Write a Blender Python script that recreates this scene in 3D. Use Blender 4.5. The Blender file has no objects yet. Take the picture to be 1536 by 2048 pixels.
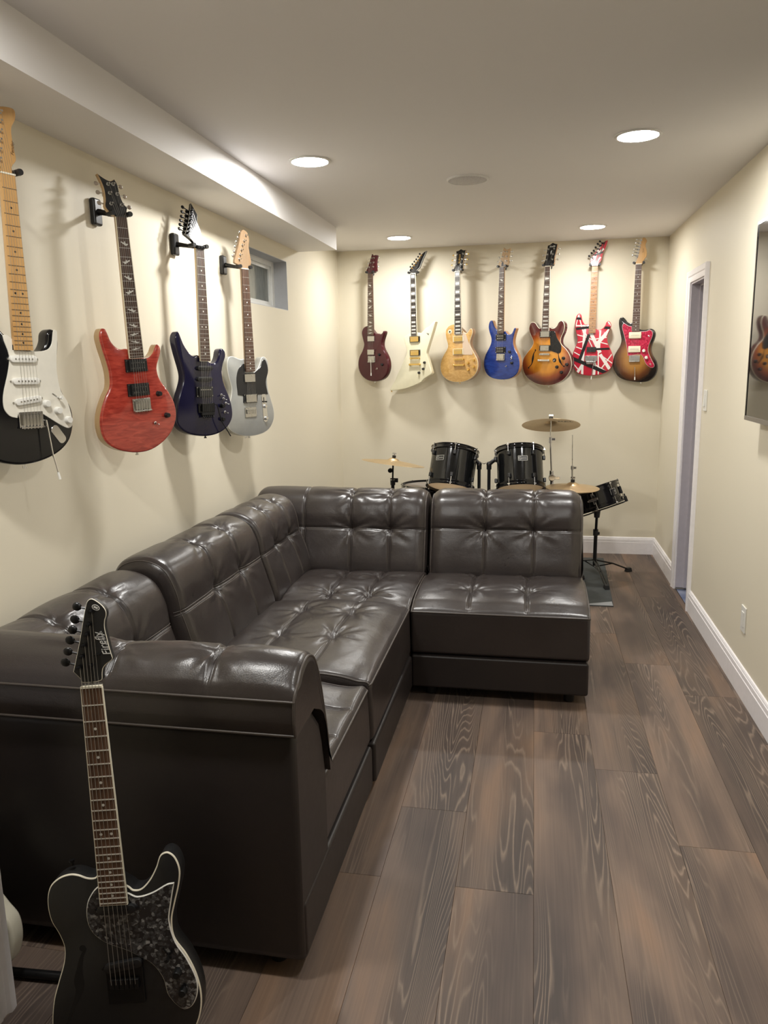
import bpy, math, random
import numpy as np
from mathutils import Matrix, Vector, noise
random.seed(7)
PI = math.pi
SC = bpy.context.scene
COL = SC.collection

# ---------------------------------------------------------------- camera, world, light, exposure
def camera():
    f, yaw, pitch, roll = 1540.0, 0.192748, 0.188422, 0.017850
    fw = Vector((-math.sin(yaw)*math.cos(pitch), math.cos(yaw)*math.cos(pitch), -math.sin(pitch)))
    r = Vector((math.cos(yaw), math.sin(yaw), 0)); d = fw.cross(r)
    r2 = math.cos(roll)*r + math.sin(roll)*d
    d2 = -math.sin(roll)*r + math.cos(roll)*d
    cd = bpy.data.cameras.new('camera'); cd.sensor_fit = 'HORIZONTAL'; cd.sensor_width = 36.0
    cd.lens = 36.0*f/1536.0; cd.clip_start = 0.02; cd.clip_end = 60
    co = bpy.data.objects.new('camera', cd); COL.objects.link(co)
    m = Matrix((( r2.x, -d2.x, -fw.x, 0), (r2.y, -d2.y, -fw.y, 0), (r2.z, -d2.z, -fw.z, 1.5), (0, 0, 0, 1)))
    co.matrix_world = m
    SC.camera = co
camera()
w = bpy.data.worlds.new('world'); SC.world = w; w.use_nodes = True
w.node_tree.nodes['Background'].inputs[0].default_value = (0.75, 0.8, 0.9, 1)
w.node_tree.nodes['Background'].inputs[1].default_value = 0.02
SC.view_settings.view_transform = 'Standard'; SC.view_settings.look = 'None'
SC.view_settings.gamma = 1.0; SC.view_settings.use_curve_mapping = False
SC.view_settings.exposure = 0.22
# recessed lamps: x, y, radiance of the diffuser
LAMPS = [(-0.985, 3.49, 330.0), (0.391, 3.445, 255.0), (-0.958, 5.647, 205.0), (0.366, 5.589, 195.0),
         (0.391, 1.25, 180.0), (-0.985, 1.30, 215.0)]

# ---------------------------------------------------------------- mesh helpers
class MB:
    def __init__(s): s.v = []; s.f = []; s.m = []; s.x = Matrix.Identity(4)
    def pt(s, p): s.v.append(tuple(s.x @ Vector(p))); return len(s.v)-1
    def face(s, ids, mat=0): s.f.append(tuple(ids)); s.m.append(mat)
    def box(s, c, d, mat=0, rot=None, taper=1.0):
        hx, hy, hz = d[0]/2, d[1]/2, d[2]/2; R = rot or Matrix.Identity(3); c = Vector(c)
        i = [s.pt(c + R @ Vector((x*hx*(taper if z > 0 else 1), y*hy*(taper if z > 0 else 1), z*hz))) for x in (-1, 1) for y in (-1, 1) for z in (-1, 1)]
        for q in ((0,1,3,2),(4,6,7,5),(0,4,5,1),(2,3,7,6),(0,2,6,4),(1,5,7,3)): s.face([i[k] for k in q], mat)
    def bb(s, lo, hi, mat=0): s.box([(a+b)/2 for a, b in zip(lo, hi)], [b-a for a, b in zip(lo, hi)], mat)
    def ring(s, c, n1, n2, r, n): return [s.pt(c + n1*(r*math.cos(2*PI*k/n)) + n2*(r*math.sin(2*PI*k/n))) for k in range(n)]
    def tube(s, pts, r, n=8, mat=0, cap=True):
        pts = [Vector(p) for p in pts]; rs = r if isinstance(r, (list, tuple)) else [r]*len(pts)
        prev = None; a = None
        for i, p in enumerate(pts):
            t = (pts[min(i+1, len(pts)-1)] - pts[max(i-1, 0)]).normalized()
            if a is None:
                a = t.orthogonal().normalized()
            else:
                a = (a - t*a.dot(t)); a = a.normalized() if a.length > 1e-6 else t.orthogonal().normalized()
            b = t.cross(a)
            cur = s.ring(p, a, b, rs[i], n)
            if prev:
                for k in range(n): s.face([prev[k], prev[(k+1) % n], cur[(k+1) % n], cur[k]], mat)
            elif cap: s.face(cur[::-1], mat)
            prev = cur
        if cap: s.face(prev, mat)
    def cyl(s, p0, p1, r0, r1=None, n=16, mat=0): s.tube([p0, p1], [r0, r0 if r1 is None else r1], n, mat)
    def lathe(s, prof, M=None, n=32, mat=0, closed=False):
        M = M or Matrix.Identity(4); prev = None; first = None
        for (r, z) in prof:
            cur = [s.pt(M @ Vector((max(r, 1e-5)*math.cos(2*PI*k/n), max(r, 1e-5)*math.sin(2*PI*k/n), z))) for k in range(n)]
            if prev:
                for k in range(n): s.face([prev[k], prev[(k+1) % n], cur[(k+1) % n], cur[k]], mat)
            else: first = cur
            prev = cur
        if closed:
            for k in range(n): s.face([prev[k], prev[(k+1) % n], first[(k+1) % n], first[k]], mat)
    def ell(s, c, d, mat=0, n=10, m=6):
        c = Vector(c); prev = None
        for j in range(m+1):
            a = PI*j/m
            cur = [s.pt(c + Vector((d[0]*max(math.sin(a), 1e-3)*math.cos(2*PI*k/n), d[1]*max(math.sin(a), 1e-3)*math.sin(2*PI*k/n), -d[2]*math.cos(a)))) for k in range(n)]
            if prev:
                for k in range(n): s.face([prev[k], prev[(k+1) % n], cur[(k+1) % n], cur[k]], mat)
            prev = cur
    def prism(s, o, y0, y1, rf=0.0, rb=0.0, mf=0, ms=0, mb=None, steps=3):
        """outline o in (x,z), seen from -y; front at y0, back at y1, rounded edges rf / rb; mf front, ms side, mb front-bevel material"""
        o = ccw(o); nr = normals2(o); n = len(o); rings = []
        if rf > 0:
            for k in range(steps+1):
                a = PI/2*k/steps; rings.append((rf*(1-math.sin(a)), y0 + rf*(1-math.cos(a)), 'f'))
        else: rings.append((0, y0, 's'))
        if rb > 0:
            for k in range(steps+1):
                a = PI/2*k/steps; rings.append((rb*(1-math.cos(a)), y1 - rb*(1-math.sin(a)), 's'))
        else: rings.append((0, y1, 's'))
        ids = []
        for (ins, y, tag) in rings: ids.append([s.pt((p[0]-q[0]*ins, y, p[1]-q[1]*ins)) for p, q in zip(o, nr)])
        s.face(ids[0], mf); s.face(ids[-1][::-1], ms)
        for j in range(len(ids)-1):
            m = ((mf if mb is None else mb) if (rings[j][2] == 'f' and rings[j+1][2] == 'f') else ms)
            for k in range(n): s.face([ids[j][k], ids[j+1][k], ids[j+1][(k+1) % n], ids[j][(k+1) % n]], m)
    def build(s, name, mats, parent=None, ang=40, bevel=0, seg=2, loc=None):
        me = bpy.data.meshes.new(name)
        me.from_pydata(s.v, [], s.f)
        for m in (mats if isinstance(mats, (list, tuple)) else [mats]): me.materials.append(m)
        me.polygons.foreach_set('material_index', s.m)
        me.polygons.foreach_set('use_smooth', [True]*len(s.f))
        me.update()
        if bevel <= 0: me.set_sharp_from_angle(angle=math.radians(ang))
        o = bpy.data.objects.new(name, me); COL.objects.link(o)
        if parent is not None: o.parent = parent
        if bevel > 0:
            b = o.modifiers.new('edge', 'BEVEL'); b.width = bevel; b.segments = seg; b.limit_method = 'ANGLE'; b.angle_limit = math.radians(35)
            b.harden_normals = True
        return o
def area2(o): return sum(o[i][0]*o[(i+1) % len(o)][1] - o[(i+1) % len(o)][0]*o[i][1] for i in range(len(o)))/2
def ccw(o): return list(o) if area2(o) > 0 else list(o)[::-1]
def normals2(o):
    n = len(o); r = []
    for i in range(n):
        a = Vector(o[i-1]); b = Vector(o[i]); c = Vector(o[(i+1) % n])
        e1 = b-a; e2 = c-b
        n1 = Vector((e1.y, -e1.x)).normalized() if e1.length > 1e-9 else Vector((0, 0))
        n2 = Vector((e2.y, -e2.x)).normalized() if e2.length > 1e-9 else Vector((0, 0))
        q = n1+n2; q = q.normalized() if q.length > 1e-6 else n1
        r.append(q)
    return r
def smooth(pts, k=4, closed=True):
    n = len(pts); P = [Vector(p[:2]) for p in pts]; C = [len(p) > 2 for p in pts]; out = []
    T = []
    for i in range(n):
        a = P[(i-1) % n] if closed or i > 0 else P[i]; c = P[(i+1) % n] if closed or i < n-1 else P[i]
        L = (P[i]-a).length + (c-P[i]).length
        T.append((c-a)/L if L > 0 else Vector((0, 0)))
    for i in range(n if closed else n-1):
        j = (i+1) % n; L = (P[j]-P[i]).length; ch = (P[j]-P[i])/L if L > 0 else Vector((0, 0))
        m0 = (ch if C[i] else T[i])*L; m1 = (ch if C[j] else T[j])*L
        for q in range(k):
            t = q/k; t2 = t*t; t3 = t2*t
            v = P[i]*(2*t3-3*t2+1) + m0*(t3-2*t2+t) + P[j]*(-2*t3+3*t2) + m1*(t3-t2)
            out.append((v.x, v.y))
    if not closed: out.append((P[-1].x, P[-1].y))
    return out
def empty(name, loc=(0, 0, 0), M=None):
    o = bpy.data.objects.new(name, None); COL.objects.link(o); o.empty_display_size = 0.05
    if M is not None: o.matrix_world = M
    else: o.location = loc
    return o
def tag(o, label, cat, group=None, kind=None):
    o['label'] = label; o['category'] = cat
    if group: o['group'] = group
    if kind: o['kind'] = kind
    return o
def thing(name, label, cat, loc=(0, 0, 0), M=None, group=None): return tag(empty(name, loc, M), label, cat, group)
def struct(o, label, cat): return tag(o, label, cat, kind='structure')
def lettering(txt, size, M, m, parent, depth=0.0004, name='lettering', shear=0.0, width=None):
    """flat raised lettering; text plane is local XY of M"""
    cu = bpy.data.curves.new(name, 'FONT'); cu.body = txt; cu.size = size; cu.extrude = depth; cu.align_x = 'CENTER'; cu.align_y = 'CENTER'; cu.shear = shear
    t = bpy.data.objects.new(name, cu); COL.objects.link(t)
    me = bpy.data.meshes.new_from_object(t.evaluated_get(bpy.context.evaluated_depsgraph_get()))
    bpy.data.objects.remove(t); bpy.data.curves.remove(cu)
    if width:
        xs = [v.co.x for v in me.vertices]; k = width/(max(xs)-min(xs))
        for v in me.vertices: v.co.x *= k
    me.transform(M); me.materials.clear(); me.materials.append(m)
    o = bpy.data.objects.new(name, me); COL.objects.link(o); o.parent = parent
    return o

# ---------------------------------------------------------------- materials
class NT:
    def __init__(s, name):
        s.m = bpy.data.materials.new(name); s.m.use_nodes = True; s.t = s.m.node_tree; s.b = s.t.nodes['Principled BSDF']
    def n(s, typ, **kw):
        x = s.t.nodes.new(typ)
        for k, v in kw.items(): setattr(x, k, v)
        return x
    def l(s, a, b): s.t.links.new(a, b)
    def val(s, x, i, v):
        if hasattr(v, 'is_linked'): s.l(v, x.inputs[i])
        else: x.inputs[i].default_value = v
    def math(s, op, a, b=0.0, c=0.0):
        x = s.n('ShaderNodeMath', operation=op); s.val(x, 0, a); s.val(x, 1, b); s.val(x, 2, c); return x.outputs[0]
    def coord(s, out='Object', scale=(1, 1, 1), loc=(0, 0, 0), rot=(0, 0, 0)):
        c = s.n('ShaderNodeTexCoord'); mp = s.n('ShaderNodeMapping'); s.l(c.outputs[out], mp.inputs[0])
        mp.inputs[3].default_value = scale; mp.inputs[1].default_value = loc; mp.inputs[2].default_value = rot
        return mp.outputs[0]
    def noise(s, vec, scale, detail=2.0, rough=0.5, dist=0.0):
        x = s.n('ShaderNodeTexNoise'); s.l(vec, x.inputs['Vector']); x.inputs['Scale'].default_value = scale
        x.inputs['Detail'].default_value = detail; x.inputs['Roughness'].default_value = rough; x.inputs['Distortion'].default_value = dist
        return x.outputs['Fac']
    def ramp(s, fac, stops, interp='LINEAR'):
        x = s.n('ShaderNodeValToRGB'); s.l(fac, x.inputs[0]); e = x.color_ramp.elements; x.color_ramp.interpolation = interp
        while len(e) < len(stops): e.new(0.5)
        for k, (p, c) in enumerate(stops):
            e[k].position = p; e[k].color = (c[0], c[1], c[2], 1) if not isinstance(c, (int, float)) else (c, c, c, 1)
        return x.outputs[0]
    def mix(s, fac, a, b, blend='MIX'):
        x = s.n('ShaderNodeMix', data_type='RGBA', blend_type=blend)
        s.val(x, 0, fac)
        for i, v in ((6, a), (7, b)):
            if hasattr(v, 'is_linked'): s.l(v, x.inputs[i])
            else: x.inputs[i].default_value = (v[0], v[1], v[2], 1)
        return x.outputs[2]
    def bump(s, h, strength=0.2, dist=0.01):
        x = s.n('ShaderNodeBump'); s.l(h, x.inputs['Height']); x.inputs['Strength'].default_value = strength; x.inputs['Distance'].default_value = dist
        s.l(x.outputs[0], s.b.inputs['Normal'])
    def set(s, color=None, rough=None, metal=None, coat=None, spec=None, sheen=None):
        b = s.b.inputs
        if color is not None: s.val(s.b, 'Base Color', (color[0], color[1], color[2], 1) if not hasattr(color, 'is_linked') else color)
        if rough is not None: s.val(s.b, 'Roughness', rough)
        if metal is not None: b['Metallic'].default_value = metal
        if coat is not None: b['Coat Weight'].default_value = coat; b['Coat Roughness'].default_value = 0.04
        if spec is not None: b['Specular IOR Level'].default_value = spec
        return s.m
_M = {}
def simple(name, color, rough=0.5, metal=0.0, coat=0.0, spec=None, grain=0.0):
    """one-colour procedural material with a faint tone and gloss variation"""
    if name in _M: return _M[name]
    t = NT(name); v = t.coord()
    nz = t.noise(v, 35.0, 3.0)
    c = t.mix(nz, [x*0.93 for x in color], [min(1, x*1.06) for x in color])
    r = t.math('MULTIPLY_ADD', nz, 0.08, max(0.02, rough-0.04))
    t.set(c, r, metal, coat, spec)
    if grain > 0: t.bump(t.noise(v, 900.0, 2.0), grain, 0.001)
    _M[name] = t.m
    return t.m

BLACK_GLOSS = simple('black_gloss', (0.006, 0.006, 0.007), 0.1)
BLACK_SATIN = simple('black_satin', (0.012, 0.012, 0.013), 0.4)
BLACK_PLASTIC = simple('black_plastic', (0.015, 0.015, 0.016), 0.35)
BLACK_METAL = simple('black_metal', (0.02, 0.02, 0.021), 0.3, metal=0.6)
RUBBER = simple('rubber', (0.012, 0.012, 0.012), 0.7)
CHROME = simple('chrome', (0.78, 0.78, 0.78), 0.14, metal=1.0)
NICKEL = simple('brushed_nickel', (0.62, 0.61, 0.58), 0.28, metal=1.0)
GOLD = simple('gold_plate', (0.83, 0.58, 0.2), 0.2, metal=1.0)
FRETWIRE = simple('fret_wire', (0.55, 0.53, 0.49), 0.38, metal=0.8)
STEEL = simple('string_steel', (0.5, 0.48, 0.45), 0.4, metal=0.85)
BONE = simple('bone', (0.85, 0.8, 0.66), 0.35)
CREAM = simple('cream_plastic', (0.8, 0.74, 0.56), 0.3)
WHITE_PLASTIC = simple('white_plastic', (0.8, 0.79, 0.74), 0.3)
PEARL = simple('inlay_pearl', (0.78, 0.77, 0.72), 0.25)
WHITE_TRIM = simple('white_trim_paint', (0.90, 0.87, 0.88), 0.35)

def wall_paint(name, color, rough=0.55, b=0.06):
    t = NT(name); v = t.coord()
    a = t.noise(v, 1.3, 2.0); c = t.mix(a, [x*0.975 for x in color], [min(1, x*1.02) for x in color])
    t.set(c, rough); t.bump(t.noise(v, 260.0, 3.0), b, 0.002); return t.m
WALL = wall_paint('beige_wall_paint', (0.76, 0.70, 0.56))
CEIL = wall_paint('white_ceiling_paint', (0.78, 0.76, 0.755), 0.7)
SOFFIT = wall_paint('white_soffit_paint', (0.84, 0.82, 0.81), 0.6)
LILAC = wall_paint('lilac_grey_paint', (0.50, 0.46, 0.50), 0.5)

def leather():
    t = NT('dark_brown_leather'); v = t.coord()
    big = t.noise(v, 5.0, 4.0, 0.6); c = t.mix(big, (0.024, 0.0185, 0.017), (0.044, 0.0355, 0.033))
    fine = t.noise(v, 420.0, 3.0, 0.6)
    vo = t.n('ShaderNodeTexVoronoi'); t.l(v, vo.inputs['Vector']); vo.inputs['Scale'].default_value = 330.0
    r = t.math('MULTIPLY_ADD', big, 0.16, 0.225)
    t.set(c, r, spec=0.6)
    h = t.math('ADD', t.math('MULTIPLY', vo.outputs['Distance'], 0.6), t.math('MULTIPLY', fine, 0.5))
    wr = t.noise(v, 26.0, 4.0, 0.55, 0.8)
    t.bump(t.math('ADD', t.math('MULTIPLY', h, 0.14), t.math('MULTIPLY', wr, 0.55)), 0.28, 0.005)
    return t.m
LEATHER = leather()
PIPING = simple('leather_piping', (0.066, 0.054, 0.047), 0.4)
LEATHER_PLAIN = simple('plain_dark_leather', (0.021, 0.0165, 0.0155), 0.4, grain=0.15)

def wood(name, a, b, scale=(60, 3, 3), rough=0.4, coat=0.0, dist=0.6):
    t = NT(name); v = t.coord(scale=scale)
    n1 = t.noise(v, 1.0, 5.0, 0.6, dist); c = t.ramp(n1, [(0.3, a), (0.7, b)])
    t.set(c, rough, coat=coat); return t.m
MAPLE = wood('maple_neck', (0.50, 0.27, 0.09), (0.66, 0.40, 0.16), (40, 40, 2.5), 0.3, 0.6)
MAPLE_PALE = wood('pale_maple', (0.44, 0.28, 0.14), (0.58, 0.40, 0.22), (40, 40, 2.5), 0.35, 0.4)
TAN_MAPLE = wood('tan_maple', (0.23, 0.145, 0.078), (0.32, 0.215, 0.125), (40, 40, 2.5), 0.35, 0.3)
ROSEWOOD = wood('rosewood', (0.035, 0.016, 0.009), (0.11, 0.052, 0.030), (160, 160, 5), 0.45)
EBONY = wood('ebony', (0.012, 0.009, 0.008), (0.03, 0.022, 0.018), (160, 160, 5), 0.4)
ROASTED = wood('figured_maple_board', (0.28, 0.12, 0.05), (0.55, 0.31, 0.14), (25, 25, 60), 0.4)
MAHOGANY = wood('natural_back_wood', (0.28, 0.14, 0.06), (0.42, 0.24, 0.11), (50, 50, 4), 0.35, 0.5)
LIGHT_WOOD = wood('natural_body_wood', (0.44, 0.27, 0.12), (0.58, 0.40, 0.20), (50, 50, 4), 0.35, 0.5)

def flame(name, a, b, scale=(14, 14, 70), coat=1.0, rough=0.22, dist=1.0, lo=0.35, hi=0.68):
    t = NT(name); v = t.coord(scale=scale)
    n1 = t.noise(v, 1.0, 3.0, 0.55, dist); t.set(t.ramp(n1, [(lo, a), (hi, b)]), rough, coat=coat); return t.m
def burst(name, stops, cx, cz, rx, rz, coat=1.0):
    t = NT(name); c = t.n('ShaderNodeTexCoord'); sp = t.n('ShaderNodeSeparateXYZ'); t.l(c.outputs['Object'], sp.inputs[0])
    x = t.math('MULTIPLY', t.math('SUBTRACT', sp.outputs[0], cx), 1/rx); z = t.math('MULTIPLY', t.math('SUBTRACT', sp.outputs[2], cz), 1/rz)
    d = t.math('SQRT', t.math('ADD', t.math('MULTIPLY', x, x), t.math('MULTIPLY', z, z)))
    fl = t.noise(t.coord(scale=(90, 20, 5)), 1.0, 3.0)
    d2 = t.math('ADD', d, t.math('MULTIPLY', t.math('SUBTRACT', fl, 0.5), 0.08))
    t.set(t.ramp(t.math('MULTIPLY', d2, 0.5), stops), 0.2, coat=coat); return t.m

# guitar shapes in metres, local to each guitar (x across, z up, bridge at the origin)
GD = {
 'maroon': {
  'o': (-1.255,6.047,1.552),
  'u': (.8572,-.515),
  'body': [(-.029,.253),(-.057,.252),(-.088,.241),(-.106,.216),(-.109,.192),(-.099,.153),(-.088,.114),(-.095,.087),(-.113,.055),(-.14,.019),(-.153,-.017),(-.156,-.05),(-.148,-.089),(-.123,-.128),(-.085,-.156),(-.035,-.173),(.022,-.177),(.071,-.171),(.112,-.156),(.146,-.127),(.166,-.086),(.17,-.049),(.162,-.006),(.139,.038),(.116,.071),(.105,.103),(.11,.135),(.124,.167),(.135,.194),(.131,.206),(.119,.207),(.11,.194),(.091,.185),(.065,.19),(.032,.194)],
  'fb': [(-.016,.644),(.029,.64),(.031,.178),(-.031,.18)],
  'head': [(-.016,.644),(-.04,.665,1),(-.022,.694),(-.003,.75),(.009,.788,1),(.023,.775),(.044,.776),(.067,.773,1),(.062,.739),(.062,.697),(.072,.654,1),(.029,.64)],
  'posts': [(-.008,.689),(.004,.722),(.014,.754),(.036,.755),(.036,.721),(.035,.688)],
  'p': {'pu1': (.0,.153),'pu2': (-.004,.05),'bridge': (-.0,.0),'arm0': (.006,-.008),'arm1': (.013,-.123),'k1': (.083,.029),'k2': (.111,-.048),'tg': (.055,-.077)},
 },
 'explorer': {
  'o': (-.909,6.042,1.548),
  'u': (.9455,-.3256),
  'body': [(-.032,.197),(-.066,.181),(-.099,.165,1),(-.096,.139),(-.085,.098),(-.075,.058),(-.081,.029),(-.109,-.029),(-.151,-.104),(-.2,-.193),(-.234,-.241,1),(-.227,-.249,1),(-.187,-.247),(-.071,-.227),(.043,-.185),(.063,-.167),(.076,-.156),(.137,-.122,1),(.141,-.113,1),(.123,-.05),(.098,.031),(.1,.053),(.118,.104),(.144,.177),(.175,.27,1),(.164,.275,1),(.132,.248),(.117,.234),(.096,.227),(.073,.208),(.047,.189),(.027,.194)],
  'fb': [(-.027,.631),(.009,.629),(.02,.167),(-.031,.169)],
  'head': [(-.028,.638),(-.045,.655,1),(-.038,.669),(-.003,.704),(.026,.74),(.052,.774),(.072,.79),(.089,.796,1),(.081,.774),(.065,.737),(.052,.7),(.042,.671,1),(.025,.658),(.012,.635)],
  'posts': [(-.022,.671),(-.007,.691),(.008,.709),(.023,.725),(.037,.744),(.049,.764)],
  'p': {'pu1': (-.002,.145),'pu2': (-.001,.042),'bridge': (.0,.0),'tail': (-.001,-.047),'k1': (.081,-.034),'k2': (.07,-.082),'k3': (.033,-.111),'bird': (.11,.178)},
 },
 'lespaul': {
  'o': (-.569,6.064,1.533),
  'u': (.9239,-.3827),
  'body': [(-.034,.266),(-.065,.266),(-.096,.254),(-.118,.227),(-.122,.2),(-.116,.162),(-.104,.124),(-.101,.103),(-.112,.076),(-.137,.039),(-.158,.001),(-.169,-.042),(-.166,-.08),(-.15,-.119),(-.116,-.149),(-.065,-.169),(-.009,-.174),(.046,-.168),(.095,-.148),(.131,-.121),(.154,-.084),(.161,-.047),(.155,-.004),(.131,.038),(.109,.073),(.094,.103),(.091,.129),(.1,.161),(.112,.192),(.112,.213),(.101,.23),(.088,.224),(.076,.209),(.061,.196),(.042,.202),(.024,.221)],
  'fb': [(-.035,.654),(.01,.651),(.024,.185),(-.037,.188)],
  'head': [(-.036,.656),(-.047,.669),(-.04,.695),(-.036,.746),(-.043,.807,1),(-.022,.81),(-.004,.819),(.017,.81),(.039,.81,1),(.031,.76),(.026,.71),(.032,.671),(.01,.653)],
  'guard': [(.026,.203,1),(.052,.194),(.076,.135),(.116,.044,1),(.11,.032,1),(.028,.035,1)],
  'posts': [(-.034,.705),(-.034,.743),(-.03,.781),(.02,.781),(.017,.741),(.014,.702)],
  'p': {'pu1': (-.008,.156),'pu2': (-.009,.06),'bridge': (.0,.0),'tail': (.0,-.043),'k1': (.077,-.029),'k2': (.126,-.008),'k3': (.08,-.079),'k4': (.126,-.058),'tg': (-.082,.212),'txt': (-.005,.746)},
 },
 'blue': {
  'o': (-.251,6.039,1.549),
  'u': (.829,-.5592),
  'body': [(-.026,.194),(-.051,.206),(-.068,.226),(-.079,.253),(-.089,.271),(-.107,.267),(-.118,.244),(-.12,.217),(-.109,.178),(-.094,.139),(-.095,.107),(-.112,.071),(-.139,.031),(-.158,-.008),(-.164,-.053),(-.155,-.097),(-.131,-.134),(-.088,-.159),(-.036,-.17),(.016,-.173),(.067,-.169),(.111,-.154),(.147,-.127),(.166,-.084),(.167,-.041),(.151,.008),(.124,.051),(.109,.084),(.106,.116),(.114,.153),(.125,.185),(.131,.203),(.118,.206),(.108,.186),(.095,.167),(.072,.16),(.049,.169),(.033,.186)],
  'fb': [(-.015,.649),(.031,.645),(.03,.167),(-.028,.17)],
  'head': [(-.013,.651),(-.029,.677,1),(-.01,.722),(.005,.793,1),(.03,.775),(.066,.782,1),(.057,.72),(.061,.673,1),(.031,.647)],
  'posts': [(-.006,.694),(.004,.725),(.016,.761),(.041,.758),(.042,.724),(.041,.691)],
  'p': {'pu1': (.0,.143),'pu2': (-.001,.049),'bridge': (.0,.0),'k1': (.083,.033),'k2': (.104,-.05),'ms1': (.102,-.005),'ms2': (.1,-.018),'tg': (.053,-.072)},
 },
 'semi': {
  'o': (.079,6.036,1.559),
  'u': (.887,-.4617),
  'body': [(-.027,.201),(-.051,.193),(-.067,.208),(-.084,.231),(-.103,.241),(-.123,.238),(-.137,.211),(-.138,.183),(-.123,.143),(-.103,.103),(-.103,.081),(-.118,.053),(-.152,.015),(-.181,-.024),(-.191,-.07),(-.182,-.122),(-.155,-.168),(-.113,-.199),(-.061,-.222),(.021,-.233),(.089,-.222),(.144,-.197),(.185,-.158),(.211,-.109),(.214,-.059),(.199,-.01),(.168,.035),(.137,.063),(.123,.085),(.126,.118),(.143,.155),(.152,.193),(.144,.226),(.123,.241),(.102,.228),(.09,.207),(.072,.191),(.051,.189),(.032,.198)],
  'fb': [(-.012,.634),(.032,.63),(.031,.168),(-.027,.17)],
  'head': [(-.013,.637),(-.025,.655),(-.019,.673),(-.013,.742),(-.012,.786,1),(.004,.79),(.025,.803,1),(.048,.792),(.063,.789,1),(.061,.745),(.054,.682),(.057,.649),(.031,.633)],
  'guard': [(.033,.171,1),(.073,.164),(.093,.119),(.128,.063),(.127,.014),(.108,.005),(.046,.024,1)],
  'posts': [(-.008,.68),(-.005,.719),(-.001,.757),(.044,.756),(.039,.717),(.04,.678)],
  'fl': [(-.077,.033),(-.095,.008),(-.103,-.032),(-.112,-.071),(-.141,-.099)],
  'fr': [(.105,.009),(.115,-.036),(.131,-.069),(.15,-.091)],
  'p': {'pu1': (-.0,.147),'pu2': (-.001,.045),'bridge': (.0,.0),'tail': (-.005,-.045),'k1': (.151,-.032),'k2': (.179,-.078),'k3': (.1,-.095),'k4': (.138,-.134),'tg': (.077,-.045),'i': (.022,.73),'txt': (.027,.775)},
 },
 'striped': {
  'o': (.419,6.115,1.526),
  'u': (.9986,-.0523),
  'body': [(-.024,.248),(-.048,.246),(-.061,.26),(-.073,.287),(-.079,.316),(-.093,.329),(-.111,.317),(-.122,.278),(-.122,.229),(-.112,.181),(-.103,.137),(-.108,.105),(-.123,.068),(-.135,.024),(-.131,-.03),(-.119,-.074),(-.099,-.11),(-.061,-.125),(-.007,-.132),(.047,-.129),(.1,-.118),(.139,-.092),(.16,-.046),(.162,-.003),(.147,.046),(.127,.089),(.115,.127),(.115,.164),(.128,.196),(.14,.233),(.131,.259),(.118,.268),(.103,.258),(.093,.234),(.078,.216),(.057,.206),(.036,.209)],
  'fb': [(-.013,.664),(.027,.662),(.027,.182),(-.023,.184)],
  'head': [(-.014,.666),(-.026,.688,1),(-.024,.719),(-.003,.746),(.027,.786),(.062,.828),(.082,.843),(.094,.844,1),(.083,.803),(.064,.761),(.051,.702),(.036,.685,1),(.026,.664)],
  'posts': [(-.012,.722),(.005,.743),(.02,.76),(.033,.783),(.047,.808),(.062,.825)],
  'p': {'pu2': (.001,.062),'bridge': (.0,.0),'arm0': (.021,-.0),'arm1': (.006,-.15),'nut': (.004,.685)},
  'white': [(-.1,.32,-.117,.237,.006),(-.1,.32,-.062,.19,.007),(-.119,.24,-.039,.238,.01),(-.05,.243,-.061,-.031,.02),(-.101,.172,-.042,.155,.007),(-.103,.116,-.052,.125,.007),(-.112,.084,-.058,.063,.007),(-.125,.046,-.076,.018,.007),(-.006,.183,.062,.042,.026),(.069,.02,.141,-.089,.023),(.131,.206,.034,.096,.026),(.062,.208,.057,.042,.013),(.033,.139,.122,.151,.008),(.049,.118,.135,.094,.007),(.052,.037,.057,-.121,.009),(-.061,-.119,-.061,-.026,.017),(-.063,-.053,-.099,-.11,.02),(-.128,-.041,-.089,-.086,.007),(.039,-.055,.11,-.1,.008),(.153,.029,.072,-.088,.008),(.085,.009,.161,-.046,.007),(.028,-.044,.025,-.126,.02),(-.034,.152,.001,.135,.008),(-.043,.179,.003,.086,.007),(.118,.26,.135,.238,.011)],
  'black': [(-.117,.294,-.078,.29,.017),(-.114,.217,-.026,.226,.018),(-.021,.168,-.08,-.004,.022),(-.129,-.003,.11,-.11,.026),(.035,.064,.13,.066,.015),(.093,.221,.128,.217,.018),(.11,-.113,.147,-.089,.017)],
 },
 'offset': {
  'o': (.731,6.091,1.52),
  'u': (.9781,-.2079),
  'body': [(-.026,.255),(-.045,.253),(-.06,.262),(-.08,.288),(-.1,.3),(-.119,.287),(-.122,.25),(-.11,.188),(-.099,.136),(-.106,.097),(-.127,.057),(-.148,.012),(-.152,-.046),(-.141,-.092),(-.114,-.133),(-.068,-.16),(-.0,-.175),(.067,-.178),(.116,-.167),(.153,-.131),(.167,-.08),(.158,-.029),(.13,.017),(.117,.057),(.123,.096),(.137,.135),(.142,.169),(.133,.194),(.11,.209),(.083,.204),(.05,.202),(.028,.209)],
  'fb': [(-.017,.669),(.023,.666),(.028,.192),(-.025,.193)],
  'head': [(-.018,.672),(-.012,.7),(-.002,.727),(.007,.78),(.013,.828),(.028,.852),(.045,.842),(.051,.826),(.043,.799),(.053,.761),(.054,.723),(.037,.697),(.024,.669)],
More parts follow.
